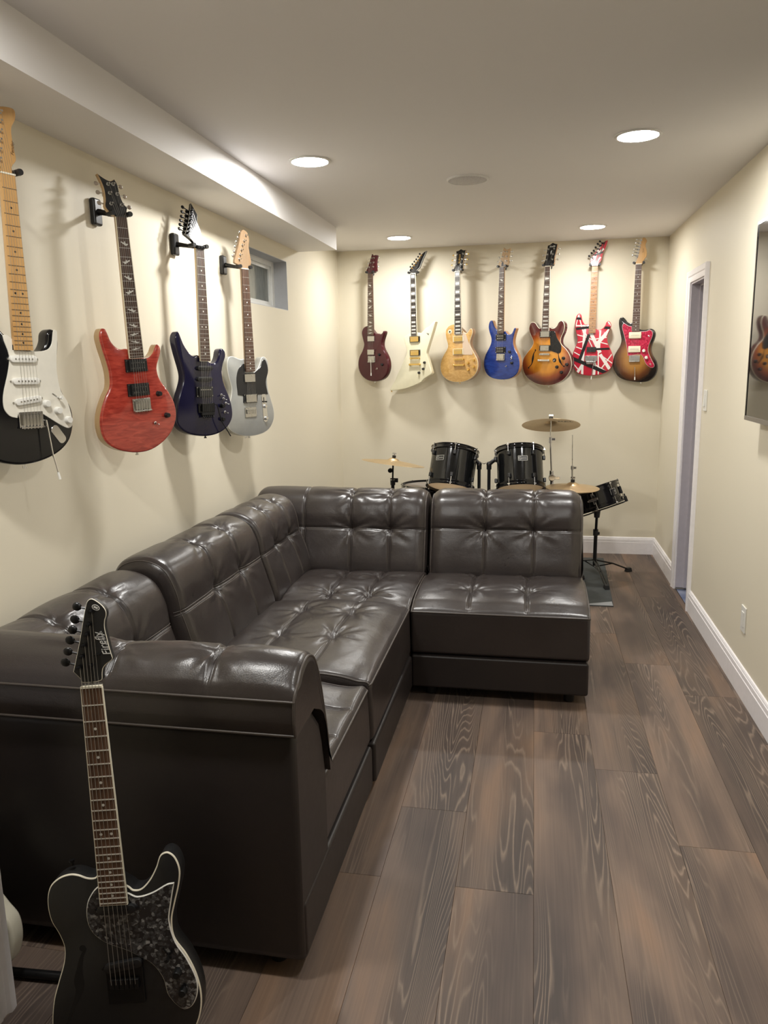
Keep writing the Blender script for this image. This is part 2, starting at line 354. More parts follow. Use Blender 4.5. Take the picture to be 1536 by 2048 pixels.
  'guard': [(-.087,.255),(-.073,.249),(-.05,.234),(-.028,.231,1),(-.025,.195,1),(.028,.193,1),(.04,.191),(.078,.193),(.1,.201),(.119,.186),(.121,.158),(.099,.091),(.096,.046),(.12,-.011),(.144,-.057),(.134,-.073),(.112,-.07),(.083,-.044),(.059,.007),(.039,.025),(-.047,.015,1),(-.058,.078),(-.078,.158),(-.097,.227)],
  'posts': [(-.009,.727),(-.004,.749),(.0,.77),(.005,.791),(.009,.813),(.015,.834)],
  'p': {'pu1': (-.002,.165),'pu2': (-.003,.064),'bridge': (-.0,.0),'k1': (.064,.051),'k2': (.083,.001),'sw': (.095,.156),'jack': (.114,-.048),'arm0': (.006,-.066),'arm1': (.011,-.152),'txt': (.029,.762)},
 },
 'red': {
  'o': (-1.419,2.639,1.377),
  'u': (.454,.891),
  'body': [(-.041,.197),(-.065,.195),(-.084,.203),(-.102,.223),(-.113,.25),(-.121,.265),(-.135,.264),(-.145,.239),(-.139,.2),(-.126,.153),(-.118,.112),(-.121,.064),(-.14,.031),(-.159,-.009),(-.17,-.05),(-.169,-.091),(-.155,-.127),(-.122,-.154),(-.075,-.171),(-.018,-.179),(.034,-.173),(.089,-.148),(.128,-.114),(.152,-.071),(.156,-.034),(.147,.004),(.125,.042),(.099,.075),(.086,.101),(.083,.13),(.093,.158),(.104,.187),(.102,.205),(.092,.214),(.083,.205),(.074,.187),(.056,.169),(.034,.164),(.015,.173)],
  'fb': [(-.052,.643),(-.009,.649),(.019,.164),(-.04,.162)],
  'head': [(-.053,.646),(-.083,.67),(-.078,.699),(-.078,.737),(-.093,.781,1),(-.069,.769),(-.047,.764),(-.029,.773,1),(-.021,.758),(-.017,.721),(-.008,.693),(.005,.68,1),(-.01,.652)],
  'posts': [(-.061,.685),(-.059,.721),(-.06,.751),(-.04,.754),(-.03,.722),(-.018,.687)],
  'p': {'pu1': (-.01,.138),'pu2': (-.008,.051),'bridge': (-.0,.0),'k1': (.078,.033),'k2': (.108,-.049),'tg': (.054,-.075)},
 },
 'strat': {
  'o': (-1.432,2.01,1.367),
  'u': (.3584,.9336),
  'body': [(.024,.194),(.043,.189),(.06,.194),(.075,.217),(.081,.242),(.096,.254),(.111,.248),(.118,.223),(.112,.183),(.102,.138),(.107,.098),(.123,.056),(.14,.026),(.145,-.01),(.139,-.045),(.122,-.079),(.088,-.106),(.04,-.124),(-.018,-.132),(-.108,-.127)],
  'fb': [(-.017,.657),(.018,.668),(.023,.191),(-.034,.194)],
  'head': [(.018,.669),(.019,.686),(.034,.707),(.031,.736),(.029,.786),(.044,.814),(.044,.837),(.026,.84),(.005,.834)],
  'guard': [(-.059,.231),(-.045,.234),(-.032,.223,1),(-.034,.193,1),(.023,.19,1),(.037,.189),(.076,.195),(.092,.212),(.103,.252),(.114,.246),(.102,.155),(.101,.126),(.108,.074),(.128,.039),(.138,-.027),(.123,-.038),(.097,-.027),(.042,.009,1),(-.036,.019,1),(-.041,.003,1),(-.063,.01),(-.078,.032),(-.076,.07),(-.054,.135),(-.046,.178)],
  'posts': [(.001,.772)],
  'p': {'pu1': (-.007,.168),'pu2': (-.005,.106),'pu3': (-.004,.051),'bridge': (-.0,.0),'k1': (.053,.039),'k2': (.089,.017),'k3': (.121,-.013),'sw': (.09,.059),'jack': (.087,-.054),'arm0': (.037,-.008),'arm1': (.042,-.107),'arm2': (.051,-.175),'strap': (-.018,-.135)},
 },
 'purple': {
  'o': (-1.422,3.219,1.332),
  'u': (.4462,.8949),
  'body': [(-.025,.225),(-.049,.221),(-.068,.233),(-.096,.27),(-.11,.302),(-.121,.323),(-.136,.309),(-.141,.283),(-.129,.225),(-.114,.172),(-.108,.135),(-.116,.103),(-.133,.066),(-.148,.029),(-.157,-.008),(-.159,-.056),(-.139,-.087),(-.1,-.11),(-.038,-.125),(.019,-.128),(.078,-.118),(.125,-.093),(.153,-.054),(.154,-.008),(.139,.044),(.113,.102),(.106,.147),(.116,.186),(.132,.22),(.129,.243),(.113,.254),(.098,.246),(.087,.214),(.069,.191),(.047,.19),(.032,.198)],
  'fb': [(-.011,.666),(.033,.671),(.032,.198),(-.023,.198)],
  'head': [(-.011,.669),(-.013,.694),(-.047,.721,1),(-.015,.773),(.03,.868,1),(.05,.819,1),(.04,.788),(.043,.737),(.036,.695),(.032,.673)],
  'posts': [(-.028,.731),(-.018,.75),(-.01,.769),(.001,.788),(.01,.81),(.02,.832)],
  'p': {'pu1': (.003,.169),'pu2': (-.001,.122),'pu3': (-.004,.067),'bridge': (.0,.0),'s1': (.091,.049),'s2': (.102,.032),'s3': (.114,.011),'k1': (.09,.001),'k2': (.088,-.059),'tg': (.106,-.028),'arm0': (.047,.009),'arm1': (.062,-.066),'arm2': (.103,-.135)},
 },
 'silver': {
  'o': (-1.421,3.764,1.282),
  'u': (.4462,.8949),
  'body': [(-.025,.261),(-.044,.258),(-.073,.266),(-.102,.274),(-.124,.269),(-.137,.243),(-.137,.2),(-.127,.157),(-.117,.119),(-.122,.082),(-.14,.033),(-.153,-.016),(-.151,-.073),(-.104,-.108),(-.019,-.127),(.07,-.122),(.127,-.1),(.162,-.056),(.167,-.009),(.15,.051),(.131,.111),(.129,.163),(.138,.202),(.138,.248),(.118,.27),(.095,.266),(.08,.235),(.06,.207),(.036,.197)],
  'fb': [(-.024,.693),(.026,.697),(.035,.197),(-.027,.198)],
  'head': [(-.024,.696),(-.037,.713),(-.059,.723),(-.042,.772),(-.02,.828),(-.011,.861),(.007,.882),(.033,.871),(.044,.838),(.038,.81),(.044,.768),(.049,.727),(.027,.7)],
  'guard': [(-.027,.237),(-.064,.215),(-.083,.168),(-.08,.084,1),(-.044,.078,1),(-.046,.047,1),(.05,.043,1),(.055,.081,1),(.127,.08,1),(.116,.144),(.136,.202),(.12,.254),(.102,.255),(.084,.222),(.037,.19,1),(-.028,.191,1)],
  'posts': [(-.029,.741),(-.021,.762),(-.012,.786),(-.004,.809),(.009,.831),(.021,.857)],
  'p': {'pu1': (.001,.166),'pu2': (.001,.064),'bridge': (.0,.0),'plate': (.1,.011),'k1': (.099,.019),'k2': (.103,-.043),'sw': (.095,.05),'strap': (-.019,-.127)},
 },
 'front': {
  'o': (-.841,1.306,.208),
  'X': [.981,.181,.064],
  'Y': [-.173,.978,-.118],
  'Z': [-.084,.104,.991],
  'body': [(-.03,.245),(-.041,.233),(-.057,.233),(-.076,.241),(-.094,.244),(-.118,.238),(-.14,.22),(-.15,.188),(-.147,.145),(-.132,.11),(-.125,.081),(-.13,.048),(-.146,.006),(-.161,-.036),(-.17,-.088),(-.169,-.128),(-.149,-.168),(-.11,-.197),(-.056,-.213),(.005,-.212),(.063,-.194),(.113,-.156),(.148,-.105),(.161,-.053),(.156,-.0),(.138,.049),(.116,.088),(.114,.127),(.124,.164),(.137,.205),(.142,.238),(.134,.266),(.119,.278),(.103,.272),(.091,.246),(.074,.219),(.054,.201),(.038,.2),(.029,.208)],
  'guard': [(-.031,.218,1),(-.048,.204),(-.064,.177),(-.068,.139),(-.058,.11),(-.033,.087),(.011,.067),(.032,.054),(.062,.033),(.082,.0),(.088,-.034),(.092,-.044,1),(.104,-.061),(.121,-.074),(.14,-.066),(.154,-.038),(.155,-.005),(.137,.044),(.118,.079),(.109,.127),(.116,.164),(.128,.211,1),(.112,.209),(.079,.193),(.046,.186),(.028,.195,1)],
  'fb': [(-.02,.646),(.02,.648),(.026,.175),(-.031,.175)],
  'head': [(-.02,.658),(-.023,.665),(-.037,.682,1),(-.017,.745),(-.004,.792),(.006,.824),(.011,.831),(.018,.833),(.026,.829),(.039,.817),(.045,.806),(.045,.796),(.041,.786),(.039,.771),(.041,.752),(.045,.724),(.049,.705,1),(.046,.701),(.035,.694),(.027,.686),(.024,.676),(.02,.66)],
  'posts': [(-.022,.691),(-.014,.714),(-.007,.737),(.001,.759),(.008,.78),(.015,.807)],
  'fl': [(-.078,.078),(-.09,.055),(-.1,.013),(-.102,-.016),(-.121,-.058),(-.139,-.096)],
  'p': {'pu1': (.0,.163),'k1': (.116,.012),'k2': (.124,-.029),'strap': (-.096,.255),'bridge': (.001,-.0),'pu2': (.001,.037),'sw': (.097,.056),'t0': (.042,.709),'t1': (.022,.762),'s0': (.04,.727),'s1': (.033,.764),'badge': (.025,.814)},
 },
}

# ---------------------------------------------------------------- room shell
XL, XR, YB, YF, ZC = -1.548, 0.952, 6.184, -2.6, 2.387
XS, ZS, YS = -1.285, 2.245, 5.125          # soffit
XN, YN = -1.215, 1.40                       # wall stub beside the camera

def floor():
    t = NT('vinyl_plank_floor')
    at = t.n('ShaderNodeAttribute'); at.attribute_name = 'pl'
    sp = t.n('ShaderNodeSeparateColor'); t.l(at.outputs['Color'], sp.inputs[0])
    c = t.n('ShaderNodeTexCoord')
    off = t.n('ShaderNodeVectorMath', operation='MULTIPLY_ADD'); t.l(at.outputs['Color'], off.inputs[0])
    off.inputs[1].default_value = (17, 23, 11); t.l(c.outputs['Object'], off.inputs[2])
    def mp(scale):
        m = t.n('ShaderNodeMapping'); t.l(off.outputs[0], m.inputs[0]); m.inputs[3].default_value = scale; return m.outputs[0]
    fld = t.noise(mp((7.0, 0.40, 1)), 1.0, 2.0, 0.40, 0.15)                       # grain field; its contour lines are the cathedral grain
    wob = t.noise(mp((70, 5, 1)), 1.0, 3.0)
    saw = t.math('FRACT', t.math('ADD', t.math('MULTIPLY', fld, 52.0), t.math('MULTIPLY', wob, 0.7)))
    line = t.ramp(saw, [(0.0, 0.0), (0.50, 0.05), (0.74, 1.0), (0.86, 0.15), (1.0, 0.0)])
    zone = t.ramp(t.noise(mp((7.0, 0.6, 1)), 1.0, 2.5), [(0.42, 0.0), (0.60, 1.0)])    # where the grain shows
    streak = t.noise(mp((150, 2.0, 1)), 1.0, 4.0, 0.65)
    tone = t.noise(mp((5.0, 1.1, 1)), 1.0, 3.0, 0.5, 0.3)
    base = t.ramp(tone, [(0.25, (0.062, 0.047, 0.042)), (0.40, (0.108, 0.078, 0.064)), (0.54, (0.178, 0.126, 0.096)), (0.66, (0.225, 0.145, 0.098)), (0.8, (0.185, 0.130, 0.100))])
    base = t.mix(t.math('MULTIPLY', zone, 0.66), base, (0.058, 0.046, 0.041))
    base = t.mix(t.math('MULTIPLY', t.math('MULTIPLY', line, zone), 0.66), base, (0.300, 0.225, 0.170))
    k = t.math('MULTIPLY_ADD', streak, 0.7, 0.65)
    pl = t.math('MULTIPLY_ADD', sp.outputs[1], 0.34, 0.83)
    kk = t.math('MULTIPLY', k, pl)
    cc = t.n('ShaderNodeCombineColor')
    for i in range(3): t.l(kk, cc.inputs[i])
    col = t.mix(1.0, base, cc.outputs[0], 'MULTIPLY')
    r = t.math('MULTIPLY_ADD', streak, 0.18, 0.42)
    t.set(col, r, spec=0.28)
    h = t.math('ADD', t.math('MULTIPLY', streak, 0.5), t.math('MULTIPLY', t.math('MULTIPLY', line, zone), 0.35))
    t.bump(h, 0.25, 0.0012)
    gapm = simple('plank_joint', (0.02, 0.015, 0.012), 0.8)
    mb = MB(); cols = []
    wd = 0.2245; cuts = {-3: 2.012, -2: 2.389, -1: 2.004, 2: 2.312, 3: 3.486, 0: 3.02, 1: 2.75, -4: 2.9}
    L = 1.525; g = 0.0009
    for k in range(-8, 6):
        x0 = 0.026 + k*wd; x1 = x0 + wd
        if x1 < XL-0.001 or x0 > XR: continue
        y = cuts.get(k, random.uniform(1, 3)); y -= L*math.ceil((y - YF)/L)
        while y < YB:
            a, b = max(y, YF), min(y+L, YB)
            lx0, lx1 = max(x0, XL), min(x1, XR)
            if b-a > 0.01 and lx1-lx0 > 0.004:
                rc = (random.random(), random.random(), random.random(), 1)
                ids = [mb.pt((lx0+g, a+g, 0)), mb.pt((lx1-g, a+g, 0)), mb.pt((lx1-g, b-g, 0)), mb.pt((lx0+g, b-g, 0))]
                lo = [mb.pt((lx0, a, -0.0016)), mb.pt((lx1, a, -0.0016)), mb.pt((lx1, b, -0.0016)), mb.pt((lx0, b, -0.0016))]
                mb.face(ids, 0); cols += [rc]
                for q in range(4): mb.face([ids[q], lo[q], lo[(q+1) % 4], ids[(q+1) % 4]], 0); cols += [rc]
            y += L
    mb.bb((XL-0.2, YF-0.2, -0.08), (XR+0.005, YB+0.2, -0.0016), 1); cols += [(0, 0, 0, 1)]*6
    o = mb.build('floor', [t.m, gapm])
    at = o.data.color_attributes.new('pl', 'FLOAT_COLOR', 'CORNER')
    li = 0
    for p in o.data.polygons:
        for _ in p.loop_indices: at.data[li].color = cols[p.index]; li += 1
    struct(o, 'dark grey-brown wood plank floor with pale swirling grain', 'floor')
floor()

def shell():
    # left wall with the window hole
    y0, y1, z0, z1 = 4.175, 4.862, 1.852, 2.152
    m = MB(); t = 0.2
    m.bb((XL-t, YF, -0.08), (XL, y0, 2.6)); m.bb((XL-t, y1, -0.08), (XL, YB+0.2, 2.6))
    m.bb((XL-t, y0, -0.08), (XL, y1, z0)); m.bb((XL-t, y0, z1), (XL, y1, 2.6))
    struct(m.build('wall_left', WALL), 'beige painted long wall behind the sofa with four guitars and a small window', 'wall')
    m = MB(); m.bb((XL, YB, -0.08), (XR, YB+0.2, 2.6))
    struct(m.build('wall_back', WALL), 'beige painted end wall with a row of seven guitars', 'wall')
    # right wall with the doorway
    d0, d1, dz = 4.80, 5.235, 1.975; t = 0.12
    m = MB()
    m.bb((XR, YF, -0.08), (XR+t, d0, 2.6)); m.bb((XR, d1, -0.08), (XR+t, YB+0.2, 2.6)); m.bb((XR, d0, dz), (XR+t, d1, 2.6))
    struct(m.build('wall_right', WALL), 'beige painted wall with the television and a narrow doorway', 'wall')
    m = MB(); m.bb((XL-0.2, YF-0.2, -0.08), (XR+0.12, YF, 2.6))
    struct(m.build('wall_front', wall_paint('low_bounce_wall', (0.24, 0.22, 0.19))), 'unseen taupe wall behind the viewer, darkened to cut bounced light', 'wall')  # unseen wall, coloured dark so less light bounces onto the sofa arm
    m = MB(); m.bb((XL, YF, 0), (XN, YN-0.012, ZC))
    struct(m.build('wall_stub', WALL), 'short beige wall end beside the near end of the sofa', 'wall')
    m = MB(); m.bb((XL-0.2, YF-0.2, ZC), (XR+0.12, YB+0.2, ZC+0.12))
    struct(m.build('ceiling', CEIL), 'flat white painted ceiling with round recessed lights', 'ceiling')
    m = MB(); m.bb((XL, YN-0.012, ZS), (XS, YS, ZC))
    struct(m.build('soffit', SOFFIT), 'boxed white soffit running along the top of the guitar wall', 'soffit')
    # doorway: jambs, casings, closet behind
    m = MB(); j = 0.018
    m.bb((XR-0.004, d0, 0), (XR+t, d0+j, dz)); m.bb((XR-0.004, d1-j, 0.012), (XR+t+0.02, d1, dz)); m.bb((XR-0.004, d0+j, dz-j), (XR+t, d1-j, dz))
    m.bb((XR+0.045, d1-j-0.012, 0.012), (XR+0.08, d1-j, dz-j)); m.bb((XR+0.045, d0+j, dz-j-0.012), (XR+0.08, d1-j, dz-j))
    dr = struct(m.build('door_1', simple('door_jamb_paint', (0.56, 0.52, 0.56), 0.4), bevel=0.002), 'narrow open doorway with white casing and lilac-grey jamb', 'doorway')
    prof = [(0.0, 0.0), (0.0, 0.012), (0.012, 0.016), (0.030, 0.016), (0.036, 0.020), (0.062, 0.023), (0.068, 0.018), (0.068, 0.0)]   # (distance from opening, thickness)
    def casing(side):
        m = MB(); ids = []
        if side == 'top': ends = [(d0, 1), (d1, 1)]
        for e in (0, 1):
            row = []
            for (a, th) in prof:
                if side == 'near': p = (XR-th, d0+0.006-a, 0 if e == 0 else dz-0.006+a)
                elif side == 'far': p = (XR-th, d1-0.006+a, 0 if e == 0 else dz-0.006+a)
                else: p = (XR-th, (d0+0.006-a) if e == 0 else (d1-0.006+a), dz-0.006+a)
                row.append(m.pt(p))
            ids.append(row)
        n = len(prof)
        for k in range(n): m.face([ids[0][k], ids[0][(k+1) % n], ids[1][(k+1) % n], ids[1][k]])
        m.face(ids[0]); m.face(ids[1][::-1])
        m.build('casing', WHITE_TRIM, dr, ang=25)
    for s in ('near', 'far', 'top'): casing(s)
    m = MB()
    m.bb((XR+t, d0-0.5, -0.05), (XR+0.9, d0-0.45, 2.3)); m.bb((XR+t, d1+0.06, -0.05), (XR+0.9, d1+0.11, 2.3))
    m.bb((XR+0.85, d0-0.5, -0.05), (XR+0.9, d1+0.11, 2.3)); m.bb((XR+t, d0-0.5, 2.2), (XR+0.9, d1+0.11, 2.3))
    struct(m.build('wall_closet', LILAC), 'lilac-grey wall seen through the open doorway', 'wall')
    tb = NT('blue_floor_sheet'); v = tb.coord(); tb.set(tb.ramp(tb.noise(v, 9.0, 4.0), [(0.3, (0.10, 0.14, 0.27)), (0.7, (0.30, 0.33, 0.44))]), 0.5)
    m = MB(); m.bb((XR+0.005, d0-0.5, -0.08), (XR+0.9, d1+0.11, -0.004))
    struct(m.build('floor_closet', tb.m), 'bluish bare floor strip inside the open doorway', 'floor')
    # baseboards: profile (height, thickness)
    bp = [(0.0, 0.015), (0.094, 0.015), (0.096, 0.011), (0.100, 0.0135), (0.118, 0.0125), (0.121, 0.009), (0.126, 0.010), (0.133, 0.006), (0.135, 0.0)]
    def board(name, p0, p1, nx, ny, label):
        m = MB(); rows = []
        for (x, y) in (p0, p1):
            rows.append([m.pt((x, y, 0.0))] + [m.pt((x+nx*th, y+ny*th, z)) for z, th in bp])
        n = len(rows[0])
        for k in range(n): m.face([rows[0][k], rows[0][(k+1) % n], rows[1][(k+1) % n], rows[1][k]])
        m.face(rows[0]); m.face(rows[1][::-1])
        struct(m.build(name, WHITE_TRIM, ang=20), label, 'baseboard')
    board('baseboard_back', (XL, YB), (XR, YB), 0, -1, 'white moulded baseboard along the end wall')
    board('baseboard_right', (XR, YF), (XR, d0-0.063), -1, 0, 'long white moulded baseboard under the television and outlet')
    board('baseboard_right.001', (XR, d1+0.063), (XR, YB-0.015), -1, 0, 'short white baseboard between the doorway and the far corner')
    board('baseboard_left', (XL, YN), (XL, YB-0.015), 1, 0, 'white baseboard behind the sofa')
    # casing at the wall end beside the camera
    m = MB(); pr = [(0.0, 0.0), (0.0, 0.019), (0.010, 0.021), (0.020, 0.021), (0.026, 0.013), (0.040, 0.013), (0.046, 0.016), (0.068, 0.016), (0.068, 0.0)]
    rows = [[m.pt((XN+th, YN-a, z)) for a, th in pr] for z in (0.0, ZC)]
    n = len(pr)
    for k in range(n): m.face([rows[0][k], rows[0][(k+1) % n], rows[1][(k+1) % n], rows[1][k]])
    m.face(rows[0]); m.face(rows[1][::-1]); m.bb((XL, YN-0.012, 0.0), (XN, YN, ZC))
    struct(m.build('trim_1', WHITE_TRIM, ang=20), 'white door casing at the near left wall end', 'trim')
shell()

def window():
    y0, y1, z0, z1 = 4.175, 4.862, 1.852, 2.152
    pw = simple('window_vinyl', (0.78, 0.79, 0.77), 0.4); rv = simple('window_reveal_paint', (0.50, 0.51, 0.53), 0.55)
    m = MB(); e = 0.003
    m.bb((XL-0.10, y0, z0), (XL, y0+e, z1)); m.bb((XL-0.10, y1-e, z0), (XL, y1, z1)); m.bb((XL-0.10, y0, z0), (XL, y1, z0+e)); m.bb((XL-0.10, y0, z1-e), (XL, y1, z1))
    wn = struct(m.build('window_1', rv), 'small high basement window set deep in the guitar wall', 'window')
    x0, x1 = XL-0.125, XL-0.085; fw = 0.045
    m = MB(); m.bb((x0, y0, z0), (x1, y0+fw, z1)); m.bb((x0, y1-fw, z0), (x1, y1, z1)); m.bb((x0, y0+fw, z0), (x1, y1-fw, z0+fw*0.7)); m.bb((x0, y0+fw, z1-fw*0.7), (x1, y1-fw, z1))
    m.build('window_frame', pw, wn, bevel=0.003)
    m = MB(); f2 = 0.02; a0, a1, b0, b1 = y0+fw, y1-fw, z0+fw*0.7, z1-fw*0.7
    m.bb((x0+0.005, a0, b0), (x1-0.012, a0+f2, b1)); m.bb((x0+0.005, a1-f2, b0), (x1-0.012, a1, b1)); m.bb((x0+0.005, a0+f2, b0), (x1-0.012, a1-f2, b0+f2)); m.bb((x0+0.005, a0+f2, b1-f2), (x1-0.012, a1-f2, b1))
    m.build('sash', pw, wn, bevel=0.002)
    g = NT('hazy_window_glass'); v = g.coord(scale=(3, 60, 6)); g.set(g.ramp(g.noise(v, 1.0, 3.0, 0.5, 1.5), [(0.3, (0.10, 0.11, 0.10)), (0.7, (0.20, 0.215, 0.20))]), 0.12)
    m = MB(); m.bb((x0+0.012, a0+f2*0.5, b0+f2*0.5), (x0+0.018, a1-f2*0.5, b1-f2*0.5)); m.build('pane', g.m, wn)
    m = MB(); m.box((x1-0.004, a0+0.05, b0+0.012), (0.02, 0.05, 0.02)); m.build('latch', pw, wn, bevel=0.003)
window()

def ceiling_things():
    names = ['round recessed ceiling light nearest the soffit', 'round recessed ceiling light on the television side of the speaker', 'far recessed ceiling light above the maroon and white guitars',
             'far recessed ceiling light above the sunburst hollow guitar', 'recessed ceiling light before the near end of the room, television side', 'recessed ceiling light above the satin black guitar']
    ring = simple('light_trim_white', (0.75, 0.74, 0.72), 0.4)
    def em(name, s):
        t = NT(name); t.set((0.9, 0.9, 0.9), 0.5); t.b.inputs['Emission Color'].default_value = (1.0, 0.985, 0.95, 1); t.b.inputs['Emission Strength'].default_value = s; return t.m
    for (x, y, k), nm in zip(LAMPS, names):
        t = thing('ceiling_light', nm, 'ceiling light', (x, y, ZC), group='recessed ceiling lights')
        m = MB(); m.lathe([(0.094, 0.0), (0.093, -0.004), (0.086, -0.007), (0.080, -0.006), (0.079, -0.001)], n=40); m.build('trim_ring', ring, t)
        m = MB(); m.lathe([(0.0, -0.0045), (0.04, -0.0045), (0.079, -0.0035)], n=40); m.build('diffuser', em('lamp_diffuser', k), t)
    t = thing('ceiling_speaker', 'round flush white speaker grille in the middle of the ceiling', 'speaker', (-0.337, 4.012, ZC))
    gm = NT('speaker_mesh'); v = gm.coord(); vo = gm.n('ShaderNodeTexVoronoi'); gm.l(v, vo.inputs['Vector']); vo.inputs['Scale'].default_value = 260
    gm.set(gm.ramp(vo.outputs['Distance'], [(0.1, (0.30, 0.29, 0.29)), (0.5, (0.56, 0.54, 0.54))]), 0.6)
    m = MB(); m.lathe([(0.0, -0.008), (0.088, -0.008), (0.094, -0.006)], n=48); m.build('grille', gm.m, t)
    m = MB(); m.lathe([(0.094, -0.001), (0.094, -0.008), (0.098, -0.009), (0.102, -0.006), (0.103, 0.0)], n=48); m.build('rim', ring, t)
ceiling_things()

def wall_fittings():
    t = thing('light_switch', 'white rocker light switch plate beside the doorway casing', 'switch', (XR, 4.638, 1.273))
    m = MB(); m.box((-0.004, 0, 0), (0.008, 0.072, 0.118)); m.build('plate', WHITE_PLASTIC, t, bevel=0.003)
    m = MB(); m.box((-0.010, 0, 0), (0.006, 0.033, 0.066), rot=Matrix.Rotation(0.06, 3, 'Y')); m.build('rocker', WHITE_PLASTIC, t, bevel=0.001)
    t = thing('wall_outlet', 'white electrical outlet plate low on the wall under the television', 'outlet', (XR, 3.57, 0.345))
    m = MB(); m.box((-0.003, 0, 0), (0.006, 0.072, 0.118)); m.build('plate', WHITE_PLASTIC, t, bevel=0.002)
    m = MB(); m.box((-0.007, 0, 0), (0.004, 0.034, 0.068)); m.build('receptacle', WHITE_PLASTIC, t, bevel=0.0015)
    # television
    y1, y0, z0, z1, x = 3.535, 2.08, 1.245, 2.045, 0.885
    t = thing('television', 'large black flat television mounted on the wall', 'television', (XR, (y0+y1)/2, z0))
    cy = (y0+y1)/2
    def B(m, lo, hi, k=0): m.bb((lo[0]-XR, lo[1]-cy, lo[2]-z0), (hi[0]-XR, hi[1]-cy, hi[2]-z0), k)
    m = MB(); B(m, (x+0.004, y0, z0), (x+0.032, y1, z1)); B(m, (x+0.032, y0+0.25, z0+0.1), (XR-0.02, y1-0.25, z0+0.5)); m.build('housing', BLACK_PLASTIC, t, bevel=0.003)
    m = MB(); b = 0.012
    B(m, (x, y0, z1-b), (x+0.006, y1, z1)); B(m, (x, y0, z0+0.018), (x+0.006, y0+b, z1-b)); B(m, (x, y1-b, z0+0.018), (x+0.006, y1, z1-b)); m.build('bezel', BLACK_GLOSS, t)
    m = MB(); B(m, (x-0.001, y0, z0), (x+0.006, y1, z0+0.018)); m.build('lower_bezel', simple('grey_metal_strip', (0.30, 0.28, 0.27), 0.3, metal=0.8), t)
    sc = NT('dark_screen'); sc.set((0.010, 0.010, 0.011), 0.03, spec=0.9, coat=0.6)
    m = MB(); B(m, (x+0.002, y0+b, z0+0.018), (x+0.0045, y1-b, z1-b)); m.build('screen', sc.m, t)
    m = MB(); B(m, (XR-0.022, cy-0.3, z0+0.15), (XR-0.001, cy+0.3, z0+0.45)); m.build('wall_bracket', BLACK_METAL, t)
wall_fittings()

